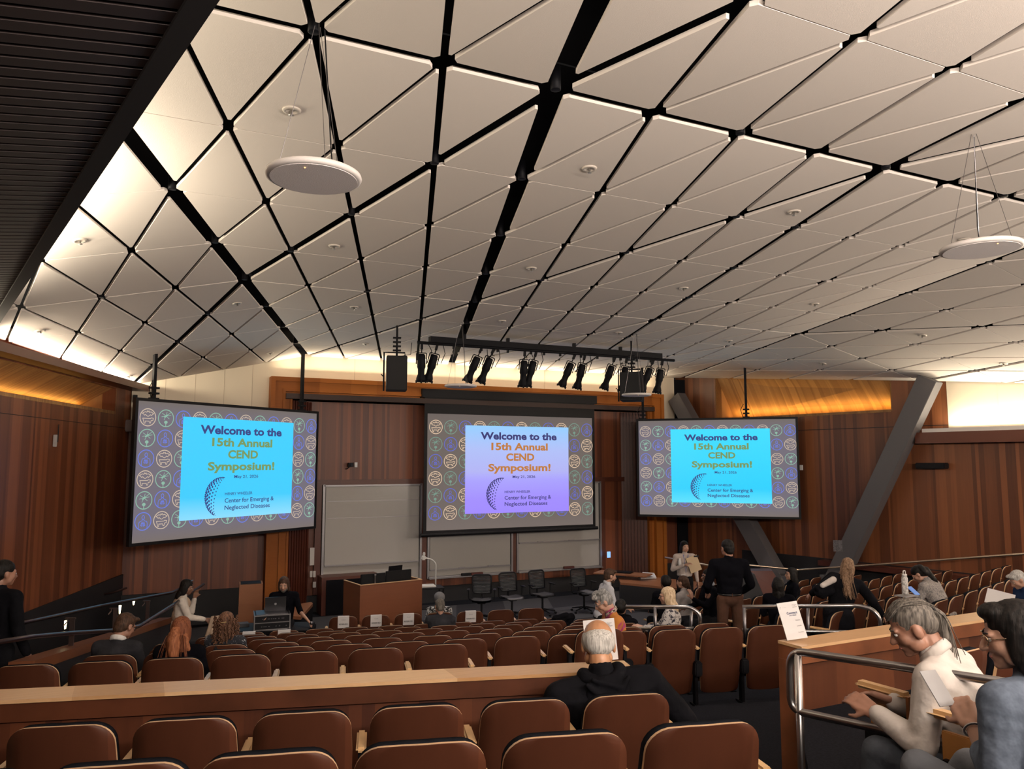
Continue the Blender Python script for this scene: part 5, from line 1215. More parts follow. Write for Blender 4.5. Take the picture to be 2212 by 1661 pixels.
def person(label, loc, face, P, skin=SK1, top=None, pants=None, shoes=None, hair=None, vox=.011, sleeves=1.0, female=False, collar=None, hem=.0, curl=.5, palms=None, extra=None, topname='shirt', puff=1.0, face_det=True, skirt=False, beard=None, glasses=None, legshow=True, coatlen=0, group=None):
    k = P.k; t = thing('person', label, 'person', loc, -math.radians(face)); sl = P.slim
    up, rt, fw = P.up, P.rt, P.fw
    # body
    b = B(); head_shapes(b, P, female)
    def torso(b, inf, lo=0):
        for sd in (-1, 1):
            cap_(b, P.neck - up * .10 * k + rt * sd * .05 * k, P.sh['L' if sd < 0 else 'R'] - up * .015 * k, (.085 + inf) * k, (.055 + inf) * k); cap_(b, P.chest + rt * sd * .085 * k * sl + up * .04 * k, P.pel + rt * sd * .055 * k + up * .10 * k, (.088 + inf) * k, (.080 + inf) * k)
        for c_, w_, dp, h_ in ((P.pel + up * (.0 + lo), .150, .105, .11 - lo * .4), (P.pel + up * .11 * k, .135 * sl, .098, .11), (lerp(P.pel, P.chest, .65), .145 * sl, .102, .12), (P.chest + up * .02, .160 * sl, .110, .13)):
            M = rotm(rt, fw, up); ell(b, c_, ((w_ + inf) * k, (dp + inf) * k, h_ * k), M)
        for s in 'LR': cap_(b, P.neck - up * .045 * k, P.sh[s], (.062 + inf * .6) * k, (.052 + inf) * k)
    torso(b, -.012)
    for s, sd in (('L', -1), ('R', 1)):
        sh, el, wr, hd = P.arms[s]; cap_(b, sh, el, .042 * k, .035 * k); cap_(b, el, wr, .035 * k, .023 * k)
        hand(b, wr + hd * .01, hd, -sd, k, (palms or {}).get(s, V((-sd * .6, .1, -.7))), curl)
        hp, kn, an = P.legs[s]; cap_(b, hp, kn, .078 * k, .052 * k); cap_(b, kn, an, .050 * k, .033 * k)
    melt('body', b, skin, t, vox, 2)
    # trousers
    if pants and legshow:
        b = B(); ell(b, P.pel - up * .01, (.158 * k, .118 * k, .11 * k), rotm(rt, fw, up)); ell(b, P.pel + up * .06, (.142 * k, .106 * k, .07 * k), rotm(rt, fw, up))
        for s in 'LR':
            hp, kn, an = P.legs[s]; cap_(b, hp, kn, .090 * k, .064 * k); cap_(b, kn, lerp(kn, an, .96), .064 * k, .050 * k)
        melt('trousers', b, pants, t, max(vox, .010), 6, .012, 6)
    if shoes and legshow:
        for s in 'LR':
            an = P.legs[s][2]; b = B(); f = V((0, 1, 0)); cap_(b, an + V((0, -.03, -.045)) * k, an + f * .13 * k + V((0, 0, -.055)) * k, .042 * k, .036 * k); cap_(b, an + V((0, -.01, -.01)), an + V((0, 0, -.04)), .044 * k, .045 * k)
            melt('shoe', b, shoes, t, .012, 2)
    if top:
        b = B(); torso(b, .016 * puff, .09 if (pants and not hem and P.kind == 'stand') else 0)
        if hem: 
            ell(b, P.pel - up * hem * .4, ((.165 + .01 * puff) * k, .125 * k, (.11 + hem * .5) * k), rotm(rt, fw, up))
        for s in 'LR':
            sh, el, wr, hd = P.arms[s]
            cap_(b, sh, el, .056 * k * puff, .050 * k * puff)
            if sleeves >= 1: cap_(b, el, lerp(el, wr, .93), .050 * k * puff, .036 * k * puff)
            elif sleeves > .4: cap_(b, el, lerp(el, wr, (sleeves - .4)), .050 * k * puff, .043 * k * puff)
        cap_(b, P.neck - up * .02 * k, P.neck + up * .025 * k, .070 * k, .064 * k)
        if coatlen:
            for s in 'LR':
                hp, kn, an = P.legs[s]; cap_(b, hp, lerp(hp, kn, coatlen), .115 * k, .12 * k)
        vx_ = max(vox * .95, .008); melt(topname, b, top, t, vx_, int(.10 / vx_), .013 * puff, 7)
    if collar:
        b = B(); c0_ = P.neck + up * .034 * k; n = 16
        f = lambda j: c0_ + (rt * math.cos(2 * PI * j / n) * .060 + fw * (math.sin(2 * PI * j / n) * .060 - .004) - up * .022 * math.sin(2 * PI * j / n)) * k
        for j in range(n): cap_(b, f(j), f(j + 1), .013 * k, .013 * k, 7); cap_(b, f(j) - up * .022 * k, f(j + 1) - up * .022 * k, .017 * k, .017 * k, 7)
        melt('collar', b, collar, t, .008, 2)
    if hair:
        hm, shapes, nz = hair; b = B()
        for sh_ in shapes:
            if sh_[0] == 'e': _, c_, s_ = sh_; ell(b, P.hc + P.R @ (V(c_) * k), [q * k for q in s_], P.R)
            elif sh_[0] == 'c': _, p_, q_, r1, r2 = sh_; cap_(b, P.hc + P.R @ (V(p_) * k), P.hc + P.R @ (V(q_) * k), r1 * k, r2 * k)
        melt('hair', b, hm, t, min(vox, .009), 2, nz, 40)
    if face_det:
        for s in (-1, 1):
            b = B(); ell(b, P.hc + P.R @ V((s * .030, .0775, .004)) * k, (.0125 * k, .010 * k, .0075 * k), P.R, 10); e_ = obj('eye', b, mat('eye_white', (.5, .48, .46), .3), t, True)
            b = B(); ell(b, P.hc + P.R @ V((s * .030, .0860, .004)) * k, (.0055 * k, .003 * k, .0055 * k), P.R, 8); obj('iris', b, mat('iris_dark', (.02, .012, .01), .2), e_, True)
            b = B(); cap_(b, P.hc + P.R @ V((s * .017, .0885, .024)) * k, P.hc + P.R @ V((s * .045, .079, .026)) * k, .004 * k, .003 * k, 6); obj('eyebrow', b, hair[0] if hair else HBRN, t, True)
        b = B(); ell(b, P.hc + P.R @ V((0, .0885, -.0565)) * k, (.021 * k, .007 * k, .0065 * k), P.R, 10); obj('lips', b, mat('lips', (.30, .10, .08), .5), t, True)
    if beard:
        b = B()
        for c_, s_ in (((0, .060, -.082), (.042, .032, .034)), ((-.05, .025, -.062), (.018, .035, .035)), ((.05, .025, -.062), (.018, .035, .035)), ((0, .090, -.044), (.028, .008, .007))): ell(b, P.hc + P.R @ V(c_) * k, [q * k for q in s_], P.R)
        melt('beard', b, beard, t, .008, 1, .006, 40)
    if glasses:
        b = B()
        for s in (-1, 1):
            pts = [P.hc + P.R @ (V((s * .032 + .024 * math.cos(a), .096 - .012 * abs(math.cos(a)), .004 + .020 * math.sin(a))) * k) for a in (2 * PI * j / 14 for j in range(15))]; tube(b, pts, .0022 * k, 5)
            tube(b, [P.hc + P.R @ (V((s * .056, .086, .008)) * k), P.hc + P.R @ (V((s * .080, .0, .006)) * k)], .002 * k, 5)
        tube(b, [P.hc + P.R @ (V((-.009, .097, .008)) * k), P.hc + P.R @ (V((.009, .097, .008)) * k)], .002 * k, 5); obj('glasses', b, glasses, t, True)
    if extra: extra(t, P)
    return t
def strands(t, P, m, roots, n, r, rnd=.01, name='hair_strands', seed=1):
    """loose locks following guide curves (lists of head-space points)"""
    random.seed(seed); b = B(); k = P.k
    for g in roots:
        for _ in range(n):
            o_ = V((random.gauss(0, rnd), random.gauss(0, rnd), random.gauss(0, rnd * .5))); w_ = random.uniform(.4, 1.6)
            tube(b, bend([P.hc + P.R @ ((V(p) + o_ * (1 + w_ * i * .35)) * k) for i, p in enumerate(g)], .05, 3), [r * (1 - .7 * i / (len(bend([V(p) for p in g], .05, 3)) - 1)) for i in range(len(bend([V(p) for p in g], .05, 3)))], 5)
    return obj(name, b, m, t, True)
CAPH = [('e', (0, -.020, .040), (.082, .098, .082))]
SHORT = CAPH + [('e', (0, -.045, .0), (.078, .070, .075)), ('e', (0, -.06, -.04), (.06, .05, .05))]
BANG = [('e', (-.03, .055, .085), (.05, .04, .022)), ('e', (.03, .055, .085), (.05, .04, .022))]
LONG = SHORT + [('e', (-.070, -.02, -.04), (.024, .06, .10)), ('e', (.070, -.02, -.04), (.024, .06, .10)), ('e', (0, -.075, -.12), (.085, .035, .12)), ('c', (-.06, -.06, -.1), (-.07, -.07, -.30), .035, .018), ('c', (.06, -.06, -.1), (.07, -.07, -.30), .035, .018), ('c', (0, -.085, -.12), (0, -.10, -.32), .045, .022)]
def dpos(px, py, d, zf=None):
    """plan position under image point at depth d"""
    p = at(px, py, d=d); return V((p.x, p.y, zf if zf is not None else 0)), p
CAMH = 25.736
def put(label, px, py, d, zf, rel, P, **kw):
    """stand/seat a figure so that its head centre projects to (px, py); rel = facing relative to the view axis (deg, + to the right)"""
    face = CAMH + rel; _, hp = dpos(px, py, d); a = -math.radians(face); h = Matrix.Rotation(a, 3, 'Z') @ P.hc
    loc = V((hp.x - h.x, hp.y - h.y, hp.z - h.z if zf is None else zf))
    return person(label, loc, face, P, **kw)
BLKF = fab('black_fabric', (.004, .004, .006)); DGRY = fab('dark_grey_suit', (.028, .028, .033)); BLKJ = fab('black_jacket', (.006, .006, .008), .3, 6, .8, 1.0, 10)
JEANS = fab('faded_black_jeans', (.055, .062, .075), .35, 12); BRNP = fab('brown_trousers', (.075, .038, .026)); BLKP = fab('black_trousers', (.010, .010, .012)); SHOE = mat('black_shoe', (.012, .012, .013), .4)
WSH = fab('white_denim', (.56, .52, .49), .08, 14, .8, 1.0, 13); DEN = fab('blue_denim', (.11, .135, .18), .35, 16, .9, 1.0, 15); GRYP = fab('grey_trousers', (.14, .15, .17), .2, 8)
FLW = floral('floral_white', (.50, .47, .45), (.03, .03, .045), 22, .53); FLD = floral('dark_floral', (.012, .014, .022), (.30, .30, .32), 38, .62); CHAIN = floral('chain_print', (.012, .012, .014), (.55, .55, .55), 30, .52); TRIB = floral('pink_orange', (.42, .15, .02), (.32, .03, .12), 3.0, .50)
def sitP(**kw): return Pose('sit', **kw)
# 1 far left man
put('person standing at the left edge in a black jacket, dark hair, back to us', 10, 1238, 7.2, None, 12, Pose('stand', 1.78, turn=25, nod=8), skin=SK2, top=BLKJ, pants=BLKP, shoes=SHOE, hair=(HBLK, SHORT, .006), puff=1.15, hem=.12, topname='jacket', vox=.014)
# 2 woman in vest
VEST = fab('beige_vest', (.36, .27, .20)); BLO = fab('cream_blouse', (.55, .50, .45), .12, 10)
def vest(t, P):
    b = B(); up, rt, fw = P.up, P.rt, P.fw
    for c_, w_, dp, h_ in ((P.pel + up * .02, .175, .128, .16), (lerp(P.pel, P.chest, .6), .160, .125, .15), (P.chest + up * .04, .165, .130, .12)): ell(b, c_, (w_, dp, h_), rotm(rt, fw, up))
    melt('vest', b, VEST, t, .014, 3)
    b = B(); tube(b, [P.hc + P.R @ V((-.05, .03, .105)), P.hc + P.R @ V((0, .05, .118)), P.hc + P.R @ V((.05, .03, .105))], .006, 6); obj('hair_clip', b, STEEL, t)
put('person with long black hair in a beige vest and cream blouse, holding a beige jacket', 404, 1268, 11.6, None, 68, Pose('stand', 1.64, turn=10, nod=16, lean=4, arms={'R': ((.02, .10, -.24), (-.05, .24, -.06)), 'L': ((-.0, .14, -.22), (.05, .04, .21))}), skin=SK3, top=BLO, pants=BLKP, shoes=SHOE, hair=(HBLK, LONG, .008), female=True, extra=vest, topname='blouse', puff=1.12, vox=.012)
b = B(); q = at(468, 1337, d=11.5)
for k in range(7): cap_(b, q + V((.022 * (k - 3), .015 * math.sin(k * 2), .03)), q + V((.040 * (k - 3) - .08, .02 * math.cos(k), -.52 - .04 * math.sin(k * 3))), .022, .030, 8)
tag(melt('beige_jacket', b, VEST, None, .012, 2, .01, 12), 'beige jacket hanging from the hand of the person in the vest', 'jacket')
# 3 grey suit man
put('seated person in a dark grey suit with short dark hair, looking down', 271, 1352, 7.55, None, 2, sitP(H=1.76, turn=22, nod=24, lean=10), skin=SK2, top=DGRY, pants=BLKP, shoes=SHOE, hair=(HBRN, SHORT + BANG, .006), collar=fab('white_collar', (.6, .58, .57)), topname='suit_jacket', puff=1.12, vox=.010, glasses=BLK)
# 4 red hair
def tail4(t, P):
    b = B(); R, c = P.R, P.hc
    for (a, q, r1, r2) in (((0, -.115, .0), (0, -.14, -.08), .040, .055), ((0, -.14, -.08), (.01, -.15, -.20), .055, .045), ((-.03, -.13, -.1), (-.06, -.13, -.24), .03, .012), ((.03, -.13, -.1), (.05, -.14, -.25), .03, .012), ((0, -.15, -.2), (.02, -.15, -.28), .03, .01), ((-.06, -.06, -.05), (-.13, -.06, -.22), .035, .02), ((.06, -.06, -.05), (.11, -.06, -.18), .03, .018)): cap_(b, c + R @ V(a), c + R @ V(q), r1, r2)
    melt('ponytail', b, hairmat('hair_copper', (.17, .055, .024), (.36, .135, .06)), t, .008, 1, .014, 22)
    strands(t, P, HRED, [[(x, -.10, -.05), (x * 1.4, -.13, -.16), (x * 1.8, -.13, -.30)] for x in (-.07, -.03, .01, .05, .08)], 5, .005, .012)
put('seated person with long copper red hair tied in a half ponytail, black top', 393, 1358, 7.15, None, -3, sitP(H=1.68, nod=4, turn=8), skin=SK1, top=BLKF, pants=BLKP, shoes=SHOE, hair=(HRED, LONG, .008), female=True, extra=tail4, vox=.010)
# 5 curly hair
def curls(t, P):
    random.seed(5); b = B(); R, c = P.R, P.hc
    for _ in range(150):
        a = random.uniform(-2.4, 2.4) ; z = random.uniform(-.30, .08); rr_ = .105 + random.uniform(-.01, .03) + max(0, -z) * .12; p = V((rr_ * math.sin(a), -.02 - rr_ * math.cos(a) * .9, z)); n = 7; pts = []
        for i in range(n): pts.append(c + R @ (p + V((.012 * math.cos(i * 1.9 + a * 3), .012 * math.sin(i * 1.9), -.014 * i))))
        tube(b, pts, .0065, 5)
    obj('curls', b, HCUR, t, True)
    b = B(); tube(b, [c + R @ V((-.05, -.118, .01)), c + R @ V((0, -.132, .015)), c + R @ V((.05, -.118, .02))], .006, 6); obj('hair_clip', b, mat('gold_clip', (.6, .45, .25), .3, 1), t)
put('seated person with long curly brown hair in a dark flowered blouse', 490, 1343, 8.6, None, 5, sitP(H=1.68), skin=SK1, top=FLD, pants=BLKP, shoes=SHOE, hair=(HCUR, LONG, .012), female=True, extra=curls, vox=.012, puff=1.1, topname='blouse')
# 6 console man
def mic(t, P):
    wr, hd = P.arms['L'][2], P.arms['L'][3]; q = wr + hd * .09; b = B(); cap_(b, q + V((.0, -.06, -.01)), q + V((-.03, .10, .02)), .012, .016); obj('microphone_body', b, BLK, t, True)
    b = B(); ell(b, q + V((-.034, .125, .025)), (.028, .028, .028)); obj('microphone_head', b, DSTEEL, t, True)
put('bearded person with long hair in a black t-shirt at the laptop, holding a microphone', 613, 1262, 13.1, None, 172, sitP(H=1.80, nod=14, lean=8, arms={'L': ((-.10, .08, -.25), (-.14, .18, -.10)), 'R': ((.05, .10, -.25), (.0, .22, .0))}), skin=SK1, top=BLKF, pants=BLKP, shoes=SHOE, hair=(HBRN, LONG, .004), sleeves=.0, beard=HSLT, extra=mic, vox=.011)
# 7 grey cap person, 8 grey jacket man
def cap7(t, P):
    b = B(); ell(b, P.hc + P.R @ V((0, -.03, .045)), (.105, .115, .095), P.R); ell(b, P.hc + P.R @ V((0, -.06, .0)), (.09, .09, .07), P.R); melt('grey_cap', b, fab('grey_knit', (.15, .15, .16)), t, .012, 2)
put('person in a grey cap and black and white print top beyond the front row', 949, 1296, 14.2, None, 175, sitP(H=1.7, lean=12, nod=10), skin=SK2, top=CHAIN, pants=BLKP, shoes=SHOE, hair=(HGRY, CAPH, .002), extra=cap7, vox=.014, puff=1.15, topname='blouse')
p_ = SEATP[(0, 3)]
put('seated person in a dark grey jacket with short grey hair in the front row', 950, 1309, 12.75, None, -4, sitP(H=1.74, lean=12, nod=8, turn=-15), skin=SK2, top=DGRY, pants=BLKP, shoes=SHOE, hair=(HSLT, SHORT, .003), topname='jacket', puff=1.15, vox=.012)
# 9 white shirt man
put('person with dark hair and beard in a white shirt, turned to the right', 1318, 1244, 13.0, None, 78, sitP(H=1.76, lean=14, nod=6, pelvis=(0, 0, .62)), skin=SK1, top=fab('white_shirt', (.50, .50, .54), .1), pants=BLKP, shoes=SHOE, hair=(HBRN, SHORT + BANG, .008), collar=fab('white_shirt2', (.5, .5, .54)), beard=HBRN, vox=.012)
# 11 dark bun person behind 10
put('dark silhouette of a person with black hair and headband behind the colourful shirt', 1341, 1312, 10.6, None, 10, sitP(H=1.66, nod=10), skin=SK3, top=BLKF, pants=BLKP, hair=(HBLK, SHORT + [('e', (0, -.10, .0), (.06, .06, .06))], .004), female=True, vox=.014)
# 10 colourful shirt
put('person with short grey hair and round glasses in a magenta and orange shirt, looking down', 1303, 1300, 8.3, None, -98, sitP(H=1.70, nod=26, lean=14), skin=SK1, top=TRIB, pants=BLKP, shoes=SHOE, hair=(HGRY, CAPH + [('e', (0, -.05, .0), (.080, .070, .07)), ('e', (0, .05, .088), (.06, .05, .03)), ('e', (.02, .02, .11), (.06, .06, .03)), ('e', (-.03, -.03, .11), (.06, .06, .03))], .016), glasses=mat('glasses_silver', (.25, .27, .3), .3, .8), collar=floral('leopard_collar', (.40, .33, .28), (.05, .03, .02), 60, .5), vox=.0095, puff=1.15)
# 13 blonde
put('seated person with long blonde hair and glasses in a black and white flowered blouse', 1441, 1287, 9.9, None, -75, sitP(H=1.68, lean=6, nod=4, arms={'L': ((-.02, .10, -.24), (.0, .24, .05)), 'R': ((.02, .14, -.24), (0, .22, -.02))}), skin=SK1, top=FLW, pants=BLKP, shoes=SHOE, hair=(HBLD, LONG, .003), female=True, glasses=BLK, puff=1.2, topname='blouse', vox=.011)
# 14 standing woman with folder
def folder(t, P):
    c = P.chest + V((-.13, .17, -.02)); b = B(); box(b, c, (.235, .012, .31), Matrix.Rotation(.35, 3, 'Y')); obj('manila_folder', b, mat('manila', (.50, .38, .24), .7), t)
    b = B(); box(b, c + V((-.05, .012, .15)), (.10, .008, .03)); obj('folder_clip', b, BLK, t)
    b = B(); lathe(b, [(0, 0), (.032, 0), (.032, .15), (.022, .18), (.022, .2), (0, .2)], Matrix.Translation(P.pel + V((.15, .14, .22))), 12); obj('held_bottle', b, MATS['offwhite'], t, True)
    b = B(); tube(b, [P.neck + V((-.05, .09, .0)), P.pel + V((.03, .15, .14)), P.neck + V((.05, .09, .0))], .006, 5); obj('lanyard', b, mat('lanyard_blue', (.06, .12, .40), .6), t)
    b = B(); box(b, P.pel + V((.09, .16, .08)), (.09, .006, .06)); obj('name_badge', b, PAPER, t)
put('smiling standing person with long dark hair holding a manila folder by the right wall', 1479, 1181, 15.4, None, 172, Pose('stand', 1.68, nod=2, turn=-8, arms={'R': ((.10, .06, -.24), (-.20, .15, .10)), 'L': ((-.06, .0, -.26), (-.02, .04, -.24))}), skin=SK1, top=fab('cream_sweater', (.42, .36, .33)), pants=BLKP, shoes=SHOE, hair=(HBLK, LONG, .003), female=True, extra=folder, topname='sweater', vox=.011)
# 15,16,17
put('seated person with a dark ponytail in a light jacket below the standing folder holder', 1474, 1258, 12.6, None, -50, sitP(H=1.66, nod=2), skin=SK1, top=fab('light_jacket', (.32, .29, .28)), pants=BLKP, hair=(HBRN, SHORT + [('c', (0, -.10, .0), (.02, -.13, -.12), .035, .02)], .004), female=True, vox=.013)
put('dark-haired head of a person behind the blonde person', 1437, 1257, 12.6, None, -10, sitP(H=1.66), skin=SK3, top=BLKF, pants=BLKP, hair=(HBLK, SHORT + [('e', (0, -.05, .02), (.09, .09, .10))], .002), vox=.015)
put('seated bearded person with glasses and raised hand left of the standing man', 1529, 1245, 12.3, None, -98, sitP(H=1.74, nod=2, arms={'L': ((-.03, .14, -.22), (.02, .22, .12), (0, .3, 1)), 'R': ((.0, .10, -.24), (0, .2, -.05))}), skin=SK2, top=BLKF, pants=BLKP, hair=(HBLK, SHORT, .004), beard=HGRY, glasses=BLK, collar=fab('shirt_blue_grey', (.25, .27, .3)), vox=.011, topname='jacket')
# 18 standing man
def belt(t, P):
    b = B(); n = 24; c = P.pel + V((0, 0, .055)); tube(b, [c + V((.160 * math.cos(2 * PI * j / n), .122 * math.sin(2 * PI * j / n), 0)) for j in range(n + 1)], .014, 6); obj('belt', b, SHOE, t, True)
    b = B(); box(b, c + V((0, -.13, 0)), (.012, .012, .045)); obj('belt_loop', b, BRNP, t)
put('standing person in a black shirt and brown trousers, back to us, in the right aisle', 1571, 1184, 11.1, None, 0, Pose('stand', 1.84, turn=-14, nod=6, slim=1.12, arms={'L': ((-.09, .04, -.28), (.05, .20, -.12)), 'R': ((.10, .04, -.28), (-.06, .20, -.12))}), skin=SK2, top=BLKF, pants=BRNP, shoes=SHOE, hair=(HBLK, SHORT, .002), extra=belt, vox=.011, puff=1.25)
# 19,20
put('seated person with wavy dark hair, back to us, below the steel brace', 1681, 1262, 11.4, None, 20, sitP(H=1.62, lean=5), skin=SK1, top=BLKF, pants=BLKP, hair=(HBLK, LONG + [('e', (0, -.05, -.02), (.10, .09, .12))], .010), female=True, vox=.014)
put('person with straight dark hair and glasses in profile by the bend of the handrail', 1709, 1240, 13.8, None, -85, sitP(H=1.7), skin=SK1, top=BLKF, pants=BLKP, hair=(HBLK, LONG, .003), female=True, glasses=BLK, vox=.013)
# 21 long hair woman bending, black coat
put('standing person with long wavy light brown hair in a black coat, bending to the right', 1832, 1224, 10.4, None, 22, Pose('stand', 1.66, lean=16, side=14, nod=14, turn=20, arms={'R': ((.16, .04, -.22), (.12, .10, -.20)), 'L': ((-.18, .0, -.18), (-.10, .10, -.08))}), skin=SK1, top=BLKJ, pants=BLKP, shoes=SHOE, hair=(HLBR, LONG + [('e', (.03, -.10, -.22), (.08, .05, .16)), ('c', (.05, -.11, -.30), (.11, -.12, -.46), .045, .015), ('c', (.0, -.11, -.25), (.04, -.12, -.42), .04, .015)], .012), female=True, puff=1.35, coatlen=.8, hem=.2, topname='coat', extra=lambda t, P: strands(t, P, HLBR, [[(x, -.10, -.05), (x + .04, -.13, -.25), (x + .11, -.14, -.46)] for x in (-.05, -.01, .03, .07)], 6, .005, .012, seed=9), vox=.012)
b = B(); q = at(1780, 1272, d=10.2)
for (a, c_, r1, r2) in (((-.05, 0, .02), (.22, .05, .10), .06, .08), ((-.08, 0, -.04), (.20, .04, -.04), .07, .07), ((-.12, 0, .02), (-.03, 0, -.08), .05, .05)): cap_(b, q + V(a), q + V(c_), r1, r2)
cb_ = tag(melt('coat_bundle', b, BLKJ, None, .013, 2, .02, 9), 'bundled black coat under the arm of the long-haired standing person', 'coat')
b = B(); cap_(b, q + V((-.10, -.07, .06)), q + V((.12, -.05, .12)), .035, .045); o = melt('white_lining', b, fab('lining', (.5, .45, .42)), cb_, .010, 1)
# 22 leaning dark hair
put('seated person with long straight black hair leaning over a phone, grey sleeve', 1984, 1240, 10.6, None, -35, sitP(H=1.64, lean=30, nod=34, turn=-20), skin=SK1, top=floral('heather_grey', (.30, .27, .25), (.16, .15, .15), 60, .5), pants=BLKP, hair=(HBLK, SHORT + [('e', (0, -.09, .0), (.085, .05, .10)), ('c', (.02, -.11, -.02), (.07, -.08, -.18), .055, .045), ('c', (.07, -.08, -.18), (.13, -.05, -.30), .05, .02)], .003), female=True, puff=1.1, vox=.011, topname='sweater')
b = B(); box(b, (0, 0, 0), (.08, .15, .01), Matrix.Rotation(.6, 3, 'X')); o = obj('smartphone', b, mat('phone_glow', (.02, .02, .03), .2, emit=(.2, .4, .9), es=.6)); o.location = at(1973, 1276, d=10.1); tag(o, 'small smartphone held by the leaning person with black hair', 'phone')
# 23 right edge
put('person with pale grey hair at the right edge reading a white sheet', 2198, 1252, 10.0, None, -88, sitP(H=1.68, nod=30, lean=14), skin=SK1, top=fab('dark_blue_top', (.02, .04, .10)), pants=BLKP, hair=(HWHT, SHORT + BANG, .008), vox=.012)
b = B(); box(b, (0, 0, 0), (.21, .29, .012), Matrix.Rotation(-.9, 3, 'Y')); o = obj('paper_sheet', b, PAPER); o.location = at(2160, 1293, d=9.3); o.rotation_euler = (.2, .1, .5); tag(o, 'white folded sheet held by the person at the right edge', 'paper')
# 12 foreground man
def hood(t, P):
    b = B(); up, rt, fw = P.up, P.rt, P.fw; c = P.neck + up * .02
    for i in range(13):
        f = lambda a: c + rt * math.cos(a) * (.105 + .02 * math.sin(a)) - fw * math.sin(a) * .085 - up * .05 * math.sin(a) ** 2
        cap_(b, f(PI * (-.12 + 1.24 * i / 12)), f(PI * (-.12 + 1.24 * (i + 1) / 12)), .040, .040)
    M = rotm(rt, fw, up)
    for x, z, sx, sz in ((0, -.10, .135, .10), (-.05, -.15, .09, .09), (.05, -.15, .09, .09), (0, -.20, .07, .07)): ell(b, c - fw * (.105 - .02 * abs(z)) + rt * x + up * z, (sx, .042, sz), M)
    for x0_, z0_, x1_, z1_ in ((-.12, -.04, .02, -.20), (.12, -.04, -.02, -.20), (-.08, -.02, .08, -.09)): cap_(b, c - fw * .135 + rt * x0_ + up * z0_, c - fw * .145 + rt * x1_ + up * z1_, .016, .012)
    melt('hood', b, BLKJ, t, .009, 5, .016, 11)
    # stubbly hair: many fine short strands over the lower cap
    random.seed(11); b = B(); R, c = P.R, P.hc
    for _ in range(1500):
        a = random.uniform(0, 2 * PI); z = random.uniform(-.085, .125); rr_ = math.sqrt(max(0.0, 1 - ((z - .028) / .092) ** 2)) if abs(z - .028) < .092 else 0
        p = V((.080 * rr_ * math.cos(a), -.012 + .097 * rr_ * math.sin(a), z))
        if p.y > .03 or (z > .075 and p.y > -.055) or p.z < -.045 - .3 * (p.y + .07) * 0: continue
        d_ = V((p.x, p.y, -.06)).normalized(); tube(b, [c + R @ p, c + R @ (p + d_ * .016)], [.0011, .0005], 3)
    obj('hair_strands', b, mat('grey_stubble', (.5, .48, .45), .5), t)
FG = Pose('sit', 2.05, lean=9, side=-8, nod=24, turn=8, slim=1.28, arms={'L': ((-.06, .14, -.24), (.06, .20, -.06)), 'R': ((.20, .04, -.22), (.04, .18, -.14))})
put('balding person with short grey hair in a black hooded jacket, seated with back to us', 1292, 1392, 4.55, None, -8, FG, skin=mat('skin_tan_bald', (.44, .215, .11), .38, var=.08, vscale=20), top=BLKJ, pants=BLKP, shoes=SHOE, hair=(HWHT, [('e', (0, -.042, .004), (.082, .078, .068)), ('e', (0, -.055, -.022), (.068, .056, .05)), ('e', (-.066, -.012, .012), (.018, .05, .045)), ('e', (.066, -.012, .012), (.018, .05, .045))], .002), extra=hood, vox=.0075, puff=1.22, topname='jacket')
# 24 ponytail man
def tail24(t, P):
    b = B(); R, c = P.R, P.hc; m = HSLT; r0 = c + R @ V((0, -.112, .040)); bk = V((R @ V((0, -1, 0))).to_tuple()); bk.z = 0; bk.normalize()
    def Q(o, z, x=0): return r0 + bk * o + V((0, 0, z)) + R @ V((x, 0, 0))
    for (a, q, r1, r2) in ((Q(-.005, 0), Q(.030, -.035), .015, .024), (Q(.030, -.035), Q(.042, -.12), .024, .028), (Q(.042, -.12), Q(.035, -.19), .028, .008)): cap_(b, a, q, r1, r2)
    melt('ponytail', b, m, t, .006, 1, .008, 40)
    b = B(); random.seed(4)
    for _ in range(46):
        x = random.gauss(0, .012); o_ = random.gauss(0, .008); tube(b, bend([Q(0, 0, x * .3), Q(.034 + o_, -.03, x), Q(.046 + o_ * 2, -.12, x * 1.8), Q(.035 + o_ * 4, -.20 + random.uniform(-.05, .03), x * 2.8)], .04, 3), [.0022] * 6 + [.0016] * 4 + [.0006] * 6, 4)
    obj('loose_strands', b, m, t, True)
    strands(t, P, m, [[(x, .075, .075), (x * 1.1, .0, .118), (x * .8, -.08, .085), (x * .15, -.112, .042)] for x in (-.06, -.04, -.02, 0, .02, .04, .06)], 5, .0026, .004, 'combed_strands', 6)
    b = B(); lathe(b, [(.015, -.006), (.020, 0), (.015, .006)], Matrix.Translation(Q(.004, -.004)) @ R.to_4x4() @ Matrix.Rotation(1.2, 4, 'X'), 12); obj('hair_tie', b, BLK, t)
P24 = Pose('sit', 1.76, lean=27, nod=20, turn=-26, arms={'L': ((-.06, .02, -.25), (.05, .20, .07)), 'R': ((.02, .06, -.25), (-.13, .19, .06))}, legs={'L': ((-.12, .42, .09), (-.02, .05, -.44)), 'R': ((.06, .44, -.01), (.02, .02, -.44))})
put('seated person with grey-brown ponytail in a white denim shirt and dark jeans, looking down', 1972, 1354, 3.42, None, -44, P24, skin=SK2, top=WSH, pants=JEANS, shoes=SHOE, hair=(HSLT, [('e', (0, -.018, .036), (.079, .095, .082)), ('e', (0, -.055, .0), (.066, .055, .06))], .003), extra=tail24, collar=WSH, vox=.0065, puff=1.22, topname='denim_shirt')
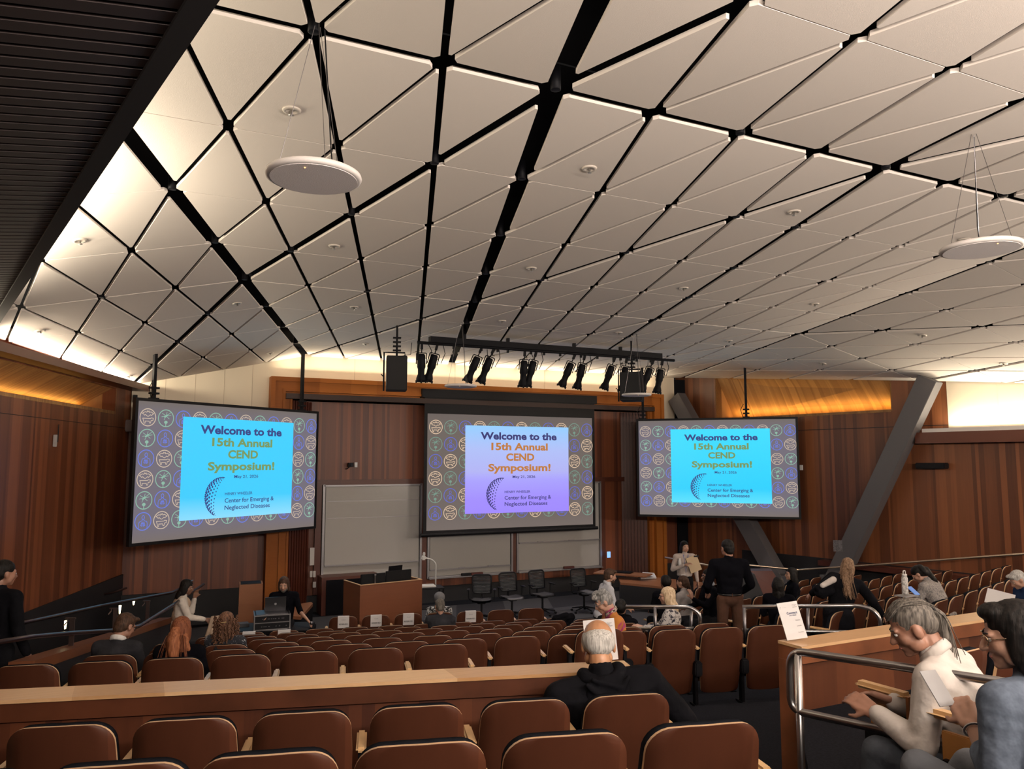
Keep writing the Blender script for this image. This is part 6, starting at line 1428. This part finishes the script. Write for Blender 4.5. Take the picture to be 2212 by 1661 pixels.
# 25 denim woman
def tail25(t, P):
    strands(t, P, HBLK, [[(x, -.09, -.05), (x * 1.15, -.11, -.2), (x * 1.3 + .02, -.10, -.33)] for x in (-.09, -.06, -.03, 0, .03, .06, .09)], 7, .005, .012, seed=8)
    b = B(); box(b, P.arms['L'][2] + V((.0, .13, .09)), (.075, .13, .004), Matrix.Rotation(.9, 3, 'X')); obj('held_card', b, mat('card_grey', (.40, .40, .41), .6), t)
    b = B(); n = 16; w_ = P.arms['L'][2]; d_ = (P.arms['L'][2] - P.arms['L'][1]).normalized(); u_, v_, _ = frame_of(d_); tube(b, [w_ - d_ * .02 + (u_ * math.cos(2 * PI * j / n) + v_ * math.sin(2 * PI * j / n)) * .030 for j in range(n + 1)], .004, 6); obj('bracelet', b, STEEL, t)
P25 = Pose('sit', 1.68, lean=8, nod=12, turn=-44, arms={'L': ((-.05, -.01, -.24), (.10, .17, .11)), 'R': ((.03, .02, -.24), (-.15, .17, .10))}, legs={'L': ((-.08, .42, .13), (.04, .04, -.44)), 'R': ((.02, .44, .09), (-.20, .10, -.34))})
put('seated person with long black hair, glasses, blue denim shirt and grey trousers at lower right', 2190, 1372, 2.62, None, -20, P25, skin=SK1, top=DEN, pants=GRYP, shoes=SHOE, hair=(HBLK, LONG + [('e', (0, -.05, -.03), (.095, .085, .12)), ('e', (0, .04, .09), (.06, .05, .03))], .005), female=True, extra=tail25, glasses=mat('gold_rim', (.6, .45, .3), .25, 1), vox=.0065, puff=1.2, topname='denim_shirt', sleeves=.85)
# jacket over the seat at the end of the second row
b = B(); s_ = SEATP[(1, 9)]; R3 = Matrix.Rotation(RZC, 3, 'Z')
for (a, c_, r1, r2) in (((-.10, -.03, .80), (.22, -.03, .86), .05, .07), ((-.06, -.05, .86), (.14, -.05, .90), .05, .05), ((.20, -.04, .80), (.26, -.05, .50), .06, .07), ((.05, -.05, .82), (.22, -.06, .62), .05, .05)): cap_(b, s_ + R3 @ V(a), s_ + R3 @ V(c_), r1, r2)
tag(melt('black_jacket', b, BLKJ, None, .013, 1, .02, 9), 'black jacket thrown over a seat back right of the second row', 'jacket')
bottle(at(1955.5, 1283, d=9.62), 'white patterned water bottle standing behind a seat in the right block')
b = B(); box(b, (0, 0, 0), (.24, .16, .012)); o = obj('fold_out_tablet', b, mat('tablet_grey', (.30, .29, .29), .5)); o.location = at(1958, 1285, d=9.62) + V((0, 0, -.008)); tag(o, 'small pale fold-out tablet under the white water bottle', 'tray')
